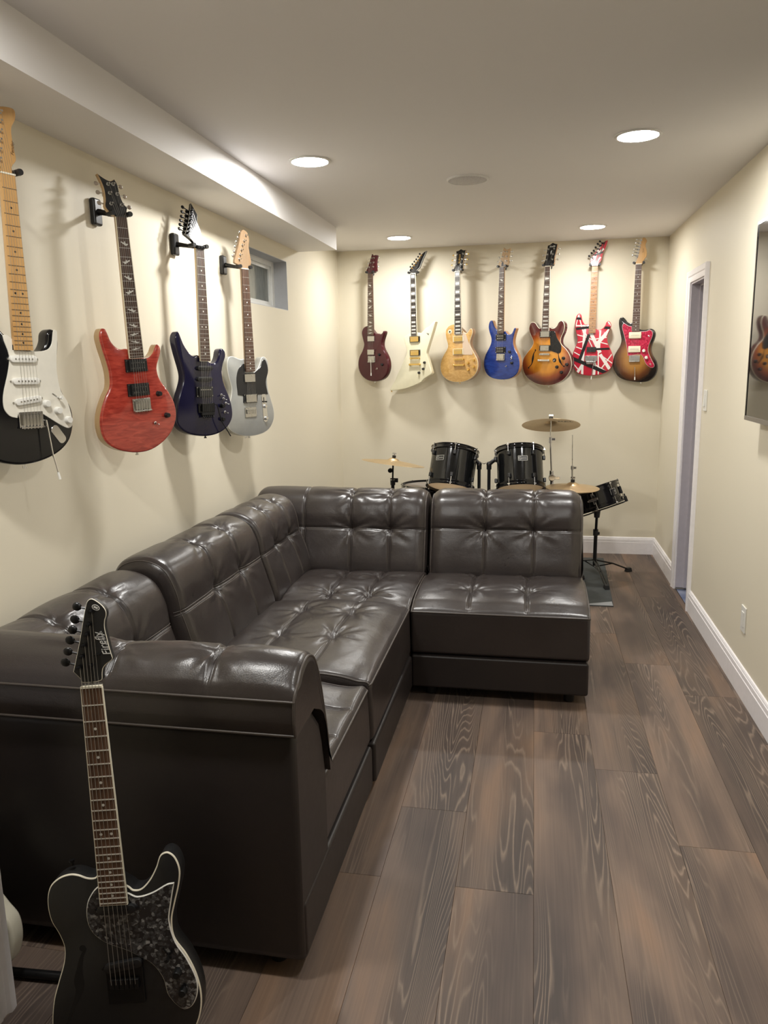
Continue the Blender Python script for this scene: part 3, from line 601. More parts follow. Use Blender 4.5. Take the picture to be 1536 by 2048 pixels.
# ---------------------------------------------------------------- leather sectional
def sample_axis(L, seams, step, ends=True, extra=()):
    v = list(np.linspace(0, L, max(3, int(L/step)+1)))
    for c in seams:
        v += [c+k for k in (-.022, -.015, -.011, -.0085, -.007, -.0055, -.003, 0, .003, .0055, .007, .0085, .011, .015, .022)]
    if ends: v += [.0015, .004, .008, .014, .022, .03, L-.0015, L-.004, L-.008, L-.014, L-.022, L-.03]
    v += list(extra)
    v = sorted(x for x in v if -1e-9 <= x <= L+1e-9); out = [0.0]
    for x in v:
        if x-out[-1] > .0011: out.append(float(x))
    if L-out[-1] < .0012: out[-1] = L
    else: out.append(L)
    return np.array(out)
class Cushion:
    """closed leather cushion: profile path (d, z) swept along its width with seams, buttons and creases"""
    def __init__(s, W, path, top, frame, seams_s=(), seams_d=(), buttons=(), rend=.03, seed=0, sag=.02, wr=1.0, thin=False, bs=1.0, vd=.010):
        P = smooth([tuple(p) for p in path], 10, closed=True)
        pts = np.array(P); seg = np.linalg.norm(np.roll(pts, -1, 0)-pts, axis=1); cum = np.concatenate([[0], np.cumsum(seg)]); L = cum[-1]
        s.L, s.W, s.frame = L, W, frame
        ring = np.vstack([pts, pts[:1]])
        def at(t): return np.stack([np.interp(t, cum, ring[:, 0]), np.interp(t, cum, ring[:, 1])], -1)
        def par(i): return cum[int(i*10)]
        s.at, s.par = at, par
        t0, t1 = par(top[0]), par(top[1])
        tt = np.linspace(t0, t1, 400); q = at(tt)
        zi = int(np.argmax(q[:, 1]))+1
        s.t_of = lambda d=None, z=None: float(tt[np.argmin(abs(q[:, 0]-d))] if d is not None else tt[np.argmin(abs(q[:zi, 1]-z))])
        seams_t = [s.t_of(**k) for k in seams_d]
        btn = [(a, s.t_of(**b)) for a, b in buttons]
        S = sample_axis(W, seams_s, .016, True); T = sample_axis(L, seams_t, .016, False, [par(i) for i in range(len(path))]+list(np.arange(t0, t1, .012)))
        T = T[:-1]
        A = at(T); dt = 1e-3; tan = at((T+dt) % L)-at((T-dt) % L); tan /= np.linalg.norm(tan, axis=1)[:, None]+1e-12
        sign = 1 if sum(ring[i][0]*ring[i+1][1]-ring[i+1][0]*ring[i][1] for i in range(len(ring)-1)) > 0 else -1
        nin = np.stack([-tan[:, 1], tan[:, 0]], -1)*sign
        SS, TT = np.meshgrid(S, T, indexing='ij')
        edge = .06
        mask = np.clip((TT-t0)/edge, 0, 1)*np.clip((t1-TT)/edge, 0, 1); mask = mask*mask*(3-2*mask)
        D = np.zeros_like(SS)
        def groove(d, a=1.0): return a*(.0046*np.exp(-(d/.0045)**2)+vd*np.exp(-np.abs(d)/.05)+.0022*np.exp(-((np.abs(d)-.0075)/.0016)**2))
        for c in seams_s: D += groove(SS-c)*mask
        for c in seams_t: D += groove(TT-c, .75)*mask
        rng = np.random.RandomState(seed)
        for (a, b) in btn:
            dx, dy = SS-a, TT-b; r = np.hypot(dx, dy); th = np.arctan2(dy, dx)
            D += bs*(.55 if at(b)[1] > .79 else 1.0)*mask*(.014*np.exp(-(r/.026)**2)+.010*np.exp(-r/.07))
            for k in (5, 8, 13):
                D += wr*mask*.0014*np.sin(k*th+rng.uniform(0, 6)+r*rng.uniform(-14, 14))*np.exp(-((r-.065)/.05)**2)
        D += mask*sag*(np.exp(-SS/.05)+np.exp(-(W-SS)/.05))*.5
        e = np.minimum(SS, W-SS); rr = np.clip(rend-e, 0, rend); D += (rend-np.sqrt(np.maximum(rend**2-rr**2, 0)))*(mask if thin else 1)
        for i in range(len(S)):
            for j in range(len(T)):
                p = (S[i]*6.0+seed*7.1, A[j, 0]*6.0, A[j, 1]*6.0)
                D[i, j] += .005*noise.noise(p)*mask[i, j] + max(0, wr-1)*.0022*noise.noise((S[i]*14+seed, A[j, 0]*20, A[j, 1]*20))*mask[i, j]
        s.S, s.T, s.D, s.A, s.nin = S, T, D, A, nin
        s.t0, s.t1 = t0, t1
    def pos(s, i, j):
        q = s.A[j]+s.nin[j]*s.D[i, j]
        return s.frame(s.S[i], q[0], q[1])
    def mesh(s, name, m, parent):
        mb = MB(); ns, nt = len(s.S), len(s.T)
        ids = [[mb.pt(s.pos(i, j)) for j in range(nt)] for i in range(ns)]
        for i in range(ns-1):
            for j in range(nt): mb.face([ids[i][j], ids[i+1][j], ids[i+1][(j+1) % nt], ids[i][(j+1) % nt]])
        mb.face(ids[0][::-1]); mb.face(ids[-1])
        o = mb.build(name, m, parent, ang=50)
        for p in list(o.data.polygons)[-2:]: p.use_smooth = False
        return o
    def pipe_s(s, t, r=.0035, i0=1, i1=-1):
        j = int(np.argmin(abs(s.T-t))); return [Vector(s.pos(i, j)) for i in range(len(s.S))][i0:i1]
    def pipe_t(s, smm, ta, tb):
        i = int(np.argmin(abs(s.S-smm))); return [Vector(s.pos(i, j)) for j in range(len(s.T)) if ta <= s.T[j] <= tb]
def add_pipe(parent, curves, r=.0038):
    for c in curves:
        m = MB(); m.tube(c, r, 6); m.build('piping', PIPING, parent, ang=80)

def seat_path(depth, zf, zb, zt): return [(0.0, zf, 1), (0.018, zf+.018), (0.08, zt-.012), (0.2, zt), (0.4, zt), (depth-.05, zb+.004), (depth+.06, zb-.02, 1), (depth+.06, .215, 1), (.010, .211, 1), (-.004, .228), (-.004, .31)]
BACKP = [(0.012, .40, 1), (0.004, .455), (0.03, .56), (.058, .655), (.075, .735), (.112, .808), (.17, .842), (.24, .848), (.31, .822), (.348, .76), (.36, .65), (.36, .21, 1), (.05, .21, 1), (.05, .40, 1)]
def base_and_feet(t, lo, hi, feet):
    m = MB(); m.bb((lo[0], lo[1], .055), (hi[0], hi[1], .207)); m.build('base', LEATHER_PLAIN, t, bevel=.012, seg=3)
    for (x, y) in feet:
        m = MB(); m.cyl((x, y, 0), (x, y, .058), .022, .028); m.build('foot', BLACK_PLASTIC, t)
def sofa():
    g = 'brown leather sectional pieces'
    # armless piece facing the viewer
    t = thing('sofa_module', 'armless brown leather seat piece facing the viewer, at the television end', 'sofa', group=g)
    x0, W = -.527, .787
    fr = lambda s, d, z: (x0+s, 3.28+d, z)
    c = Cushion(W, seat_path(.55, .408, .452, .468), (0, 6), fr, (.257, .515), (), [(a, dict(d=b)) for a in (.257, .515) for b in (.235, .5)], rend=.014, seed=1, sag=.03, wr=1.4)
    o = c.mesh('seat_cushion', LEATHER, t); add_pipe(o, [c.pipe_s(0), c.pipe_t(W-.004, 0, c.par(5)), c.pipe_t(.004, 0, c.par(5))])
    fb = lambda s, d, z: (x0+s, 3.83+d, z)
    c = Cushion(W, BACKP, (0, 10), fb, (.293, .540), (dict(z=.662),), [(a, dict(z=.662)) for a in (.293, .540)]+[(a, dict(z=.838)) for a in (.293, .540)], rend=.07, seed=2, sag=.012, vd=.006)
    o = c.mesh('backrest', LEATHER, t); add_pipe(o, [c.pipe_t(.012, c.par(0), c.par(9)), c.pipe_t(W-.012, c.par(0), c.par(9))])
    base_and_feet(t, (x0+.002, 3.270), (x0+W-.002, 4.185), [(x0+.08, 3.35), (x0+W-.08, 3.35), (x0+.08, 4.1), (x0+W-.08, 4.1)])
    # corner piece
    t = thing('sofa_module', 'brown leather corner seat piece where the two rows meet', 'sofa', group=g)
    xa = -1.155; W = .622
    fr = lambda s, d, z: (xa+s, 3.279+d, z)
    c = Cushion(W, seat_path(.556, .412, .452, .464), (0, 6), fr, (.222, .410), (), [(a, dict(d=b)) for a in (.222, .410) for b in (.13, .42)], rend=.014, seed=3, sag=.03, wr=1.9)
    o = c.mesh('seat_cushion', LEATHER, t); add_pipe(o, [c.pipe_s(0), c.pipe_t(W-.004, 0, c.par(5))])
    xb = -1.50; W = .967
    fb = lambda s, d, z: (xb+s, 3.83+d, z)
    c = Cushion(W, BACKP, (0, 10), fb, (.30, .558, .768), (dict(z=.655),), [(a, dict(z=.655)) for a in (.558, .768)]+[(a, dict(z=.838)) for a in (.558, .768)], rend=.06, seed=4, sag=.012, vd=.006)
    o = c.mesh('backrest', LEATHER, t); add_pipe(o, [c.pipe_t(W-.012, c.par(0), c.par(9))])
    W = .582
    fb2 = lambda s, d, z: (-1.142-d, 3.278+s, z)
    c = Cushion(W, [(a, b-.002, *r) for a, b, *r in BACKP], (0, 10), fb2, (.21, .42), (dict(z=.652),), [(a, dict(z=.652)) for a in (.21, .42)]+[(a, dict(z=.838)) for a in (.21, .42)], rend=.03, seed=5, sag=.004, vd=.006)
    o = c.mesh('side_backrest', LEATHER, t); add_pipe(o, [c.pipe_t(W-.012, c.par(0), c.par(9))])
    base_and_feet(t, (-1.496, 3.279), (-.531, 4.185), [(-.6, 4.1), (-1.42, 4.1), (-1.42, 3.36), (-.6, 3.36)])
    # middle piece of the row along the wall
    t = thing('sofa_module', 'armless brown leather seat piece against the guitar wall, in the middle of the row', 'sofa', group=g)
    ya = 2.425; W = .843
    fr = lambda s, d, z: (-.53-d, ya+s, z)
    c = Cushion(W, seat_path(.612, .424, .458, .474), (0, 6), fr, (), (dict(d=.225), dict(d=.447)), [(a, dict(d=b)) for a in (.362, .67) for b in (.225, .447)], rend=.016, seed=6, sag=.03, wr=1.5)
    o = c.mesh('seat_cushion', LEATHER, t); add_pipe(o, [c.pipe_s(0), c.pipe_t(.004, 0, c.par(5)), c.pipe_t(W-.004, 0, c.par(5))])
    fb = lambda s, d, z: (-1.142-d, ya+s, z)
    c = Cushion(W, BACKP, (0, 10), fb, (.33, .60), (dict(z=.652),), [(a, dict(z=.652)) for a in (.33, .60)]+[(a, dict(z=.838)) for a in (.33, .60)], rend=.045, seed=7, sag=.012, vd=.006)
    o = c.mesh('backrest', LEATHER, t); add_pipe(o, [c.pipe_t(.012, c.par(0), c.par(9)), c.pipe_s(c.t_of(z=.652)-.006), c.pipe_s(c.t_of(z=.652)+.006)], .0022)
    base_and_feet(t, (-1.496, ya+.004), (-.519, ya+W-.004), [(-.6, ya+.08), (-.6, ya+W-.08), (-1.42, ya+.08), (-1.42, ya+W-.08)])
    # near piece with the arm
    t = thing('sofa_module', 'brown leather end piece with the padded arm, behind the standing black guitar', 'sofa', group=g)
    ya = 1.79; W = .625
    fr = lambda s, d, z: (-.538-d, ya+s, z)
    c = Cushion(W, seat_path(.612, .412, .432, .446), (0, 6), fr, (.25, .44), (), [(a, dict(d=b)) for a in (.25, .44) for b in (.225, .447)], rend=.016, seed=8, sag=.02)
    o = c.mesh('seat_cushion', LEATHER, t); add_pipe(o, [c.pipe_s(0), c.pipe_t(W-.004, 0, c.par(5))])
    yb = 1.60; Wb = .815
    fb = lambda s, d, z: (-1.165-d, yb+s, z)
    c = Cushion(Wb, [(a, b-.03 if b > .5 else b, *r) for a, b, *r in BACKP], (0, 10), fb, (.28, .56), (dict(z=.622),), [(a, dict(z=.622)) for a in (.28, .56)]+[(a, dict(z=.808)) for a in (.28, .56)], rend=.05, seed=9, sag=.012, vd=.006)
    o = c.mesh('backrest', LEATHER, t); add_pipe(o, [c.pipe_t(Wb-.012, c.par(0), c.par(9)), c.pipe_s(c.t_of(z=.622)-.006), c.pipe_s(c.t_of(z=.622)+.006)], .0022)
    base_and_feet(t, (-1.525, 1.60), (-.526, 2.412), [(-.62, 2.33), (-1.44, 2.33), (-1.44, 1.68), (-.62, 1.66)])
    # arm body
    m = MB(); o2 = [(1.600, .052), (1.588, .060), (1.583, .080), (1.583, .640), (1.588, .655), (1.602, .660), (1.712, .663), (1.735, .655), (1.80, .59), (1.822, .53), (1.843, .43), (1.845, .052)]
    n = len(o2); rows = []
    for x, e in ((-1.52, 0), (-.545, 0), (-.534, .004), (-.530, .014)):
        rows.append([m.pt((x, y+(e if y < 1.65 else -e), z-(e if z > .5 else 0))) for y, z in o2])
    for a, b in zip(rows, rows[1:]):
        for k in range(n): m.face([a[k], a[(k+1) % n], b[(k+1) % n], b[k]])
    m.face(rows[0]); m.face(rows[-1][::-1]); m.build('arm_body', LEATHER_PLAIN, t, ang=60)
    ap = [(1.572, .664, 1), (1.566, .700), (1.570, .748, 1), (1.585, .785), (1.63, .824), (1.69, .836), (1.755, .806), (1.80, .73), (1.838, .62), (1.868, .50), (1.872, .43, 1), (1.846, .43, 1), (1.825, .56), (1.790, .625), (1.715, .668, 1)]
    fa = lambda s, d, z: (-1.515+s, d, z)
    W = .995
    c = Cushion(W, ap, (2, 10), fa, (.52, .775), (), [(.52, dict(z=.836)), (.775, dict(z=.836))], rend=.020, seed=10, sag=.03, thin=True, bs=.35, vd=.008)
    o = c.mesh('arm_cushion', LEATHER, t)
    add_pipe(o, [c.pipe_s(c.par(2)), c.pipe_s(c.par(0)+.004), c.pipe_t(W-.003, c.par(2), c.par(10)), c.pipe_t(W-.003, c.par(0), c.par(2))])
sofa()

# ---------------------------------------------------------------- guitars
def clip_convex(poly, quad):
    out = list(poly); q = ccw(quad)
    for i in range(len(q)):
        a, b = q[i], q[(i+1) % len(q)]; src = out; out = []
        if not src: return []
        ins = lambda p: (b[0]-a[0])*(p[1]-a[1])-(b[1]-a[1])*(p[0]-a[0]) >= 0
        for k in range(len(src)):
            p, c = src[k-1], src[k]; ip, ic = ins(p), ins(c)
            if ip != ic:
                d1 = (b[0]-a[0])*(p[1]-a[1])-(b[1]-a[1])*(p[0]-a[0]); d2 = (b[0]-a[0])*(c[1]-a[1])-(b[1]-a[1])*(c[0]-a[0])
                u = d1/(d1-d2); out.append((p[0]+(c[0]-p[0])*u, p[1]+(c[1]-p[1])*u))
            if ic: out.append(c)
    return out
class Guitar:
    def __init__(s, key, name, label, cfg, M=None):
        D = GD[key]; s.D, s.cfg = D, cfg
        if M is None:
            u = Vector((D['u'][0], D['u'][1], 0)).normalized(); z = Vector((0, 0, 1)); y = z.cross(u)
            M = Matrix((u, y, z)).transposed().to_4x4(); M.translation = Vector(D['o'])
        s.M = M; s.t = thing(name, label, 'guitar', M=M, group=cfg.get('group'))
        fb = [Vector(p[:2]) for p in D['fb']]
        s.N = (fb[0]+fb[1])/2; s.E = (fb[3]+fb[2])/2; s.wn = cfg.get('wn', .042); s.we = (fb[2]-fb[3]).length
        s.dir = (s.E-s.N).normalized(); s.perp = Vector((-s.dir.y, s.dir.x))      # along the neck towards the body / to the viewer's right
        if s.perp.x < 0: s.perp = -s.perp
        s.ang = math.atan2(-s.dir.x, -s.dir.y)                                     # lean of the neck
        s.body(); s.neck(); s.headstock(); s.strings()
        for f in cfg['feats']: getattr(s, 'f_'+f[0])(*f[1:])
    def P(s, k):
        return Vector(s.D['p'][k]) if isinstance(k, str) else Vector(k)
    def fm(s, k, y=0.0):
        p = s.P(k); return Matrix.Translation((p.x, y, p.y)) @ Matrix.Rotation(s.ang, 4, 'Y')
    def body(s):
        c = s.cfg; o = ccw(smooth(s.D['body'], c.get('k', 4))); s.outline = o; m = MB()
        bind = c.get('binding'); r = c.get('r', .006)
        if bind:
            m.prism(o, 0, c['T'], .0028, r, 0, 1, 2, 2)
        else: m.prism(o, 0, c['T'], r, r, 0, c.get('side_slot', 1), None, 4)
        mats = [c['front'], c['side']] + ([bind] if bind else [c['side']])
        if 'white' in s.D:
            mats += [c['stripe_w'], c['stripe_b']]; ins = [(p[0]-q[0]*r*.9, p[1]-q[1]*r*.9) for p, q in zip(o, normals2(o))]; y = -.0002
            for lst, mi in ((s.D['white'], 3), (s.D['black'], 4)):
                for (ax, az, bx, bz, wd) in lst:
                    y -= .00004
                    a, b = Vector((ax, az)), Vector((bx, bz)); d = (b-a).normalized(); n = Vector((-d.y, d.x))*wd/2; a, b = a-d*.006, b+d*.006
                    q = clip_convex(ins, [tuple(a+n), tuple(a-n), tuple(b-n), tuple(b+n)])
                    if len(q) > 2: m.face([m.pt((p[0], y, p[1])) for p in ccw(q)], mi)
        b = s.b = m.build('body', mats, s.t, ang=50)
        if 'guard' in s.D and 'guard' in c:
            g = ccw(smooth(s.D['guard'], 4)); m = MB(); gb = c.get('guard_edge')
            m.prism(g, -.0024, 0.0002, .0022 if gb else .0008, 0, 0, 1 if gb else 0, 1 if gb else None, 1)
            s.gy = -.0024; m.build('pickguard', [c['guard']]+([gb] if gb else []), s.t, ang=30)
        for k in ('fl', 'fr'):
            if k in s.D: s.fhole(s.D[k])
        for k, p in (('strap', s.D['p'].get('strap')), ('low', min(o, key=lambda q: q[1]))):
            if p is None: continue
            dv = Vector(p).normalized(); m = MB(); q = Vector((p[0], c['T']*.5, p[1])); d = Vector((dv.x*.3, 0, dv.y)).normalized()
            m.cyl(q-d*.002, q+d*.006, .0035, n=8); m.cyl(q+d*.006, q+d*.010, .006, .0065, n=10); m.build('strap_button', c['hw'] if c.get('sb') is None else c['sb'], s.t)
    def fhole(s, pts):
        pl = smooth(pts, 6, closed=False); n = len(pl); L = []; R = []
        for i, p in enumerate(pl):
            a, b = Vector(pl[max(i-1, 0)]), Vector(pl[min(i+1, n-1)]); d = (b-a).normalized(); q = Vector((-d.y, d.x)); t = i/(n-1)
            w = (.0022+.0052*math.exp(-((t-.48)/.16)**2)+.0012*math.sin(PI*t))*s.cfg.get('fw', 1.0); L.append((p[0]+q.x*w, p[1]+q.y*w)); R.append((p[0]-q.x*w, p[1]-q.y*w))
        m = MB(); o = L+R[::-1]; m.prism(o, -.0003, .002, 0, 0)
        for p, sg in ((pl[0], -1), (pl[-1], 1)):
            rr = .0058*s.cfg.get('fw', 1.0); m.prism([(p[0]+sg*rr*.9+rr*math.cos(2*PI*k/14), p[1]+rr*math.sin(2*PI*k/14)) for k in range(14)], -.00035, .002)
        m.build('sound_hole', [simple('sound_hole_dark', (0.006, 0.004, 0.003), 0.9)], s.t)
    def at(s, d, w=0.0): q = s.N+s.dir*d+s.perp*w; return q
    def neck(s):
        c = s.cfg; L = (s.E-s.N).length; Ls = c.get('neck_len', L-.015); sc = c.get('scale') or (s.N-s.P('bridge')).length
        wd = lambda d: s.wn+(s.we-s.wn)*d/L
        m = MB(); rows = []
        for d in (-.004, .02, Ls*.5, Ls*.8, Ls):
            h = wd(d)/2; row = []
            for x, y in ((-1, -.0065), (-1, -.002), (-.86, .006), (-.5, .0115), (0, .0135), (.5, .0115), (.86, .006), (1, -.002), (1, -.0065)):
                q = s.at(d, x*h); row.append(m.pt((q.x, y, q.y)))
            rows.append(row)
        for a, b in zip(rows, rows[1:]):
            for k in range(8): m.face([a[k], a[k+1], b[k+1], b[k]])
            m.face([a[8], a[0], b[0], b[8]])
        m.face(rows[0]); m.face(rows[-1][::-1]); m.build('neck', c['neck'], s.t)
        # fretboard with frets and inlays
        m = MB(); yf = -.0125
        def slab(d0, d1, y0, y1, mi, e=0.0):
            q = [s.at(d0, -wd(d0)/2-e), s.at(d1, -wd(d1)/2-e), s.at(d1, wd(d1)/2+e), s.at(d0, wd(d0)/2+e)]
            f = [m.pt((p.x, y0, p.y)) for p in q]; b = [m.pt((p.x, y1, p.y)) for p in q]
            m.face(f, mi); m.face(b[::-1], mi)
            for k in range(4): m.face([f[k], b[k], b[(k+1) % 4], f[(k+1) % 4]], mi)
        bd = c.get('fb_binding')
        if bd: slab(0, L, yf+.0004, -.0066, 3, .0014)
        slab(0, L-(.0015 if bd else 0), yf, -.0066, 0, -.0006 if bd else 0)
        fr = lambda k: sc*(1-2**(-k/12))
        k = 1; ds = [0.0]
        while fr(k) < L-.004 and k <= 24: ds.append(fr(k)); slab(fr(k)-c.get('fw2', .0008), fr(k)+c.get('fw2', .0008), yf-.0010, yf+.0005, 1, -.0003); k += 1
        st = c.get('inlay', 'dot'); y = yf-.0003
        def poly(pts): m.face([m.pt((p.x, y, p.y)) for p in pts], 2)
        def dot(d, w, r): poly([s.at(d+r*math.sin(2*PI*q/10), w+r*math.cos(2*PI*q/10)) for q in range(10)])
        marks = [3, 5, 7, 9, 12, 15, 17, 19, 21, 24]
        if st in ('block', 'trap'): marks = ([1] if st == 'block' else [])+[3, 5, 7, 9, 12, 15, 17, 19, 21]
        for f in marks:
            if f >= len(ds): continue
            mid = (ds[f-1]+ds[f])/2; hl = (ds[f]-ds[f-1])/2
            if st == 'dot':
                r = c.get('dot_r', .0031)
                if f in (12, 24): dot(mid, -.011, r); dot(mid, .011, r)
                else: dot(mid, 0, r)
            elif st == 'block':
                h = wd(mid)*.34; a = hl*.62; poly([s.at(mid-a, -h), s.at(mid+a, -h), s.at(mid+a, h), s.at(mid-a, h)])
            elif st == 'trap':
                h = wd(mid)*.36; a = hl*.6; poly([s.at(mid-a, -h), s.at(mid+a, -h), s.at(mid+a*.6, h), s.at(mid-a*.6, h)])
            elif st == 'bird':
                q = min(hl*.95, .011); e = 1 if f % 4 == 1 else -1; X = wd(mid)*.36
                poly([s.at(mid+q*.2, -X*e), s.at(mid+q*.9, -X*.35*e), s.at(mid+q*.55, X*.05*e), s.at(mid-q*.2, X*.9*e), s.at(mid-q*.5, X*.75*e), s.at(mid-q*.1, X*.2*e), s.at(mid-q*.7, -.1*X*e), s.at(mid+q*.1, -X*.25*e)])
        m.build('fretboard', [c['fb'], FRETWIRE if c.get('fret') is None else c['fret'], c.get('inlay_mat', PEARL), bd or c['fb']], s.t, ang=30)
        if not c.get('lock_nut'):
            m = MB(); m.x = Matrix.Identity(4); q = s.at(-.0022)
            m.box((q.x, -.0098, q.y), (s.wn+.001, .0085, .0045), rot=Matrix.Rotation(s.ang, 3, 'Y')); m.build('nut', c.get('nut', BONE), s.t)
        else:
            m = MB(); m.x = Matrix.Translation((s.at(-.006).x, 0, s.at(-.006).y)) @ Matrix.Rotation(s.ang, 4, 'Y')
            m.box((0, -.011, 0), (s.wn+.003, .009, .014))
            for k in (-1, 0, 1): m.box((k*.0138, -.018, 0), (.0125, .005, .012)); m.cyl((k*.0138, -.02, 0), (k*.0138, -.0235, 0), .0032, n=8)
            m.build('locking_nut', c['lock_nut'], s.t, bevel=.0008)
    def headstock(s):
        c = s.cfg; o = ccw(smooth(s.D['head'], 4)); m = MB(); y0, y1 = -.0055, .0095
        q = s.at(-.003); X = s.hx = Matrix.Translation((q.x, y1, q.y)) @ Matrix.Rotation(-math.radians(c.get('tilt', 0)), 4, 'X') @ Matrix.Translation((-q.x, -y1, -q.y)); m.x = X
        m.prism(o, y0, y1, .0012, .0015, 0, 1, 2 if c.get('head_edge') else 0, 1)
        mats = [c['head'], c.get('head_side', c['neck']), c.get('head_edge') or c['head']]
        if c.get('head_stripes'):
            mats += [c['stripe_w'], c['stripe_b']]; ins = [(p[0]-q[0]*.0014, p[1]-q[1]*.0014) for p, q in zip(o, normals2(o))]
            b0 = Vector(s.D['head'][0][:2]); y = y0-.0002
            for (ax, az, bx, bz, wd, mi) in c['head_stripes']:
                y -= .00004; a, b = b0+Vector((ax, az)), b0+Vector((bx, bz)); d = (b-a).normalized(); n = Vector((-d.y, d.x))*wd/2
                q = clip_convex(ins, [tuple(a+n), tuple(a-n), tuple(b-n), tuple(b+n)])
                if len(q) > 2: m.face([m.pt((p[0], y, p[1])) for p in ccw(q)], mi)
        s.h = m.build('headstock', mats, s.t, ang=40)
        ps = [Vector(p[:2]) for p in s.D['posts']]; n = len(ps); inline = c.get('inline', False)
        for i, p in enumerate(ps):
            if inline: d = (ps[-1]-ps[0]).normalized(); sd = Vector((-d.y, d.x)); sd = sd if sd.x < 0 else -sd; ln = c.get('peg', .030)
            else: sd = Vector((-1, 0)) if i < 3 else Vector((1, 0)); ln = c.get('peg', .034)
            m = MB(); m.x = X; m.cyl((p.x, y0+.001, p.y), (p.x, y0-.0025, p.y), .0062, n=12); m.cyl((p.x, y0-.0025, p.y), (p.x, y0-.014, p.y), .0036, .0030, n=10)
            q = p+sd*ln; yk = .004
            m.cyl((p.x, yk, p.y), (q.x, yk, q.y), .0024, n=6)
            m.box((p.x+sd.x*.006, y1+.004, p.y+sd.y*.006), (.016, .008, .014))
            m.x = X @ Matrix.Translation((q.x, yk, q.y)) @ Matrix.Rotation(math.atan2(-sd.y, sd.x), 4, 'Y')
            k = c.get('pk', 1.0); m.ell((.004, 0, 0), (.0085*k, (.0035+.002*(i % 2))*k, .0075*k), 1)
            m.build('tuning_peg', [c['hw_head'] if 'hw_head' in c else c['hw'], c.get('peg_mat', c.get('hw_head', c['hw']))], s.t)
        if c.get('truss'):
            q = s.at(-.022); m = MB(); m.x = X @ Matrix.Translation((q.x, 0, q.y)) @ Matrix.Rotation(s.ang, 4, 'Y')
            m.prism([(-.010, -.014), (.010, -.014), (.008, .008), (0, .024), (-.008, .008)], -.0075, -.005); m.build('truss_cover', c['truss'], s.t)
    def strings(s):
        c = s.cfg; ps = [Vector(p[:2]) for p in s.D['posts']]; br = s.P('bridge')
        for i in range(6):
            a = br+s.perp*((i-2.5)*.0104)-s.dir*.0; b = s.at(-.002, (i-2.5)*.0070); r = (.00062, .00056, .0005, .00045, .0004, .0004)[i]*c.get('sr', .6)
            pts = [(a.x, -.0145, a.y), (b.x, -.0148, b.y)]
            if i < len(ps):
                q = ps[i]; d = (b-q).normalized(); nn = Vector((-d.y, d.x))*.003; pts.append(tuple(s.hx @ Vector((q.x+nn.x, -.0115, q.y+nn.y))))
            m = MB(); m.tube(pts, r, 4); m.build('string', STEEL, s.t)
    # ---- fittings
    def box_part(s, name, k, dims, y, mats, bevel=.001, off=(0, 0)):
        m = MB(); m.x = s.fm(k); m.box((off[0], y, off[1]), dims); return m.build(name, mats, s.t, bevel=bevel)
    def f_hb(s, k, cover, ring=None, opn=False):
        m = MB(); m.x = s.fm(k); y = -.0005
        if ring: m.box((0, y-.0025, 0), (.090, .006, .045), 1); y -= .004
        if opn:
            m.box((0, y-.004, .0095), (.068, .009, .0178), 0); m.box((0, y-.004, -.0095), (.068, .009, .0178), 0)
            rows = (.0095, -.0095)
        else: m.box((0, y-.004, 0), (.070, .009, .038), 0); rows = (.009,)
        for z in rows:
            for i in range(6): q = (i-2.5)*.0102; m.cyl((q, y-.008, z), (q, y-.0092, z), .0024, n=8, mat=2)
        if ring:
            for sx in (-1, 1):
                for z in (-.018, .018): m.cyl((sx*.0415, y-.001, z), (sx*.0415, y-.0025, z), .0022, n=6, mat=2)
        m.build('pickup', [cover, ring or cover, NICKEL if not opn else CHROME], s.t, ang=30)
    def f_sc(s, k, cover, slant=0.0, poles=NICKEL):
        m = MB(); m.x = s.fm(k) @ Matrix.Rotation(slant, 4, 'Y'); o = []
        for sg in (1, -1):
            for q in range(9): a = -PI/2+PI*q/8; o.append((sg*(.032+.0095*math.cos(a)), sg*.0095*math.sin(a)))
        m.prism(o, -.0105, 0, .0015, 0, 0, 0, 0, 2)
        for i in range(6): q = (i-2.5)*.0102; m.cyl((q, -.0100, 0), (q, -.0114, 0), .0025, n=8, mat=1)
        for sx in (-1, 1): m.cyl((sx*.0455, -.0022, 0), (sx*.0455, -.0045, 0), .0028, n=8, mat=1)
        m.build('pickup', [cover, poles], s.t, ang=35)
    def f_p90(s, k, cover):
        m = MB(); m.x = s.fm(k); o = smooth([(-.043, -.02), (-.040, -.0225), (.040, -.0225), (.043, -.02), (.043, .02), (.040, .0225), (-.040, .0225), (-.043, .02)], 2); m.prism(o, -.012, 0, .002, 0, 0, 0, 0, 2)
        for i in range(6): q = (i-2.5)*.0102; m.cyl((q, -.0118, 0), (q, -.0128, 0), .0026, n=8, mat=1)
        m.build('pickup', [cover, NICKEL], s.t, ang=35)
    def f_trem(s, k, mt):
        m = MB(); m.x = s.fm(k); m.box((0, -.004, -.004), (.076, .005, .046)); m.box((0, -.008, -.026), (.074, .011, .005))
        p = m.build('bridge', mt, s.t, bevel=.0012)
        m = MB(); m.x = s.fm(k)
        for i in range(6): q = (i-2.5)*.0106; m.box((q, -.0095, -.004), (.0094, .007, .030)); m.cyl((q, -.0095, -.017), (q, -.0095, -.030), .0018, n=6)
        m.build('saddle', mt, p, ang=30)
        m = MB(); m.x = s.fm(k)
        for i in range(6): q = (i-2.5)*.0106; m.cyl((q, -.007, .014), (q, -.0085, .014), .0036, n=8)
        m.build('screw', mt, p)
    def f_hard(s, k, mt, w=.078, h=.05):
        m = MB(); m.x = s.fm(k); m.box((0, -.0025, -.006), (w, .005, h)); p = m.build('bridge', mt, s.t, bevel=.0012)
        m = MB(); m.x = s.fm(k)
        for i in range(6): q = (i-2.5)*.0106; m.box((q, -.0085, -.002), (.0094, .008, .022))
        m.build('saddle', mt, p, bevel=.001)
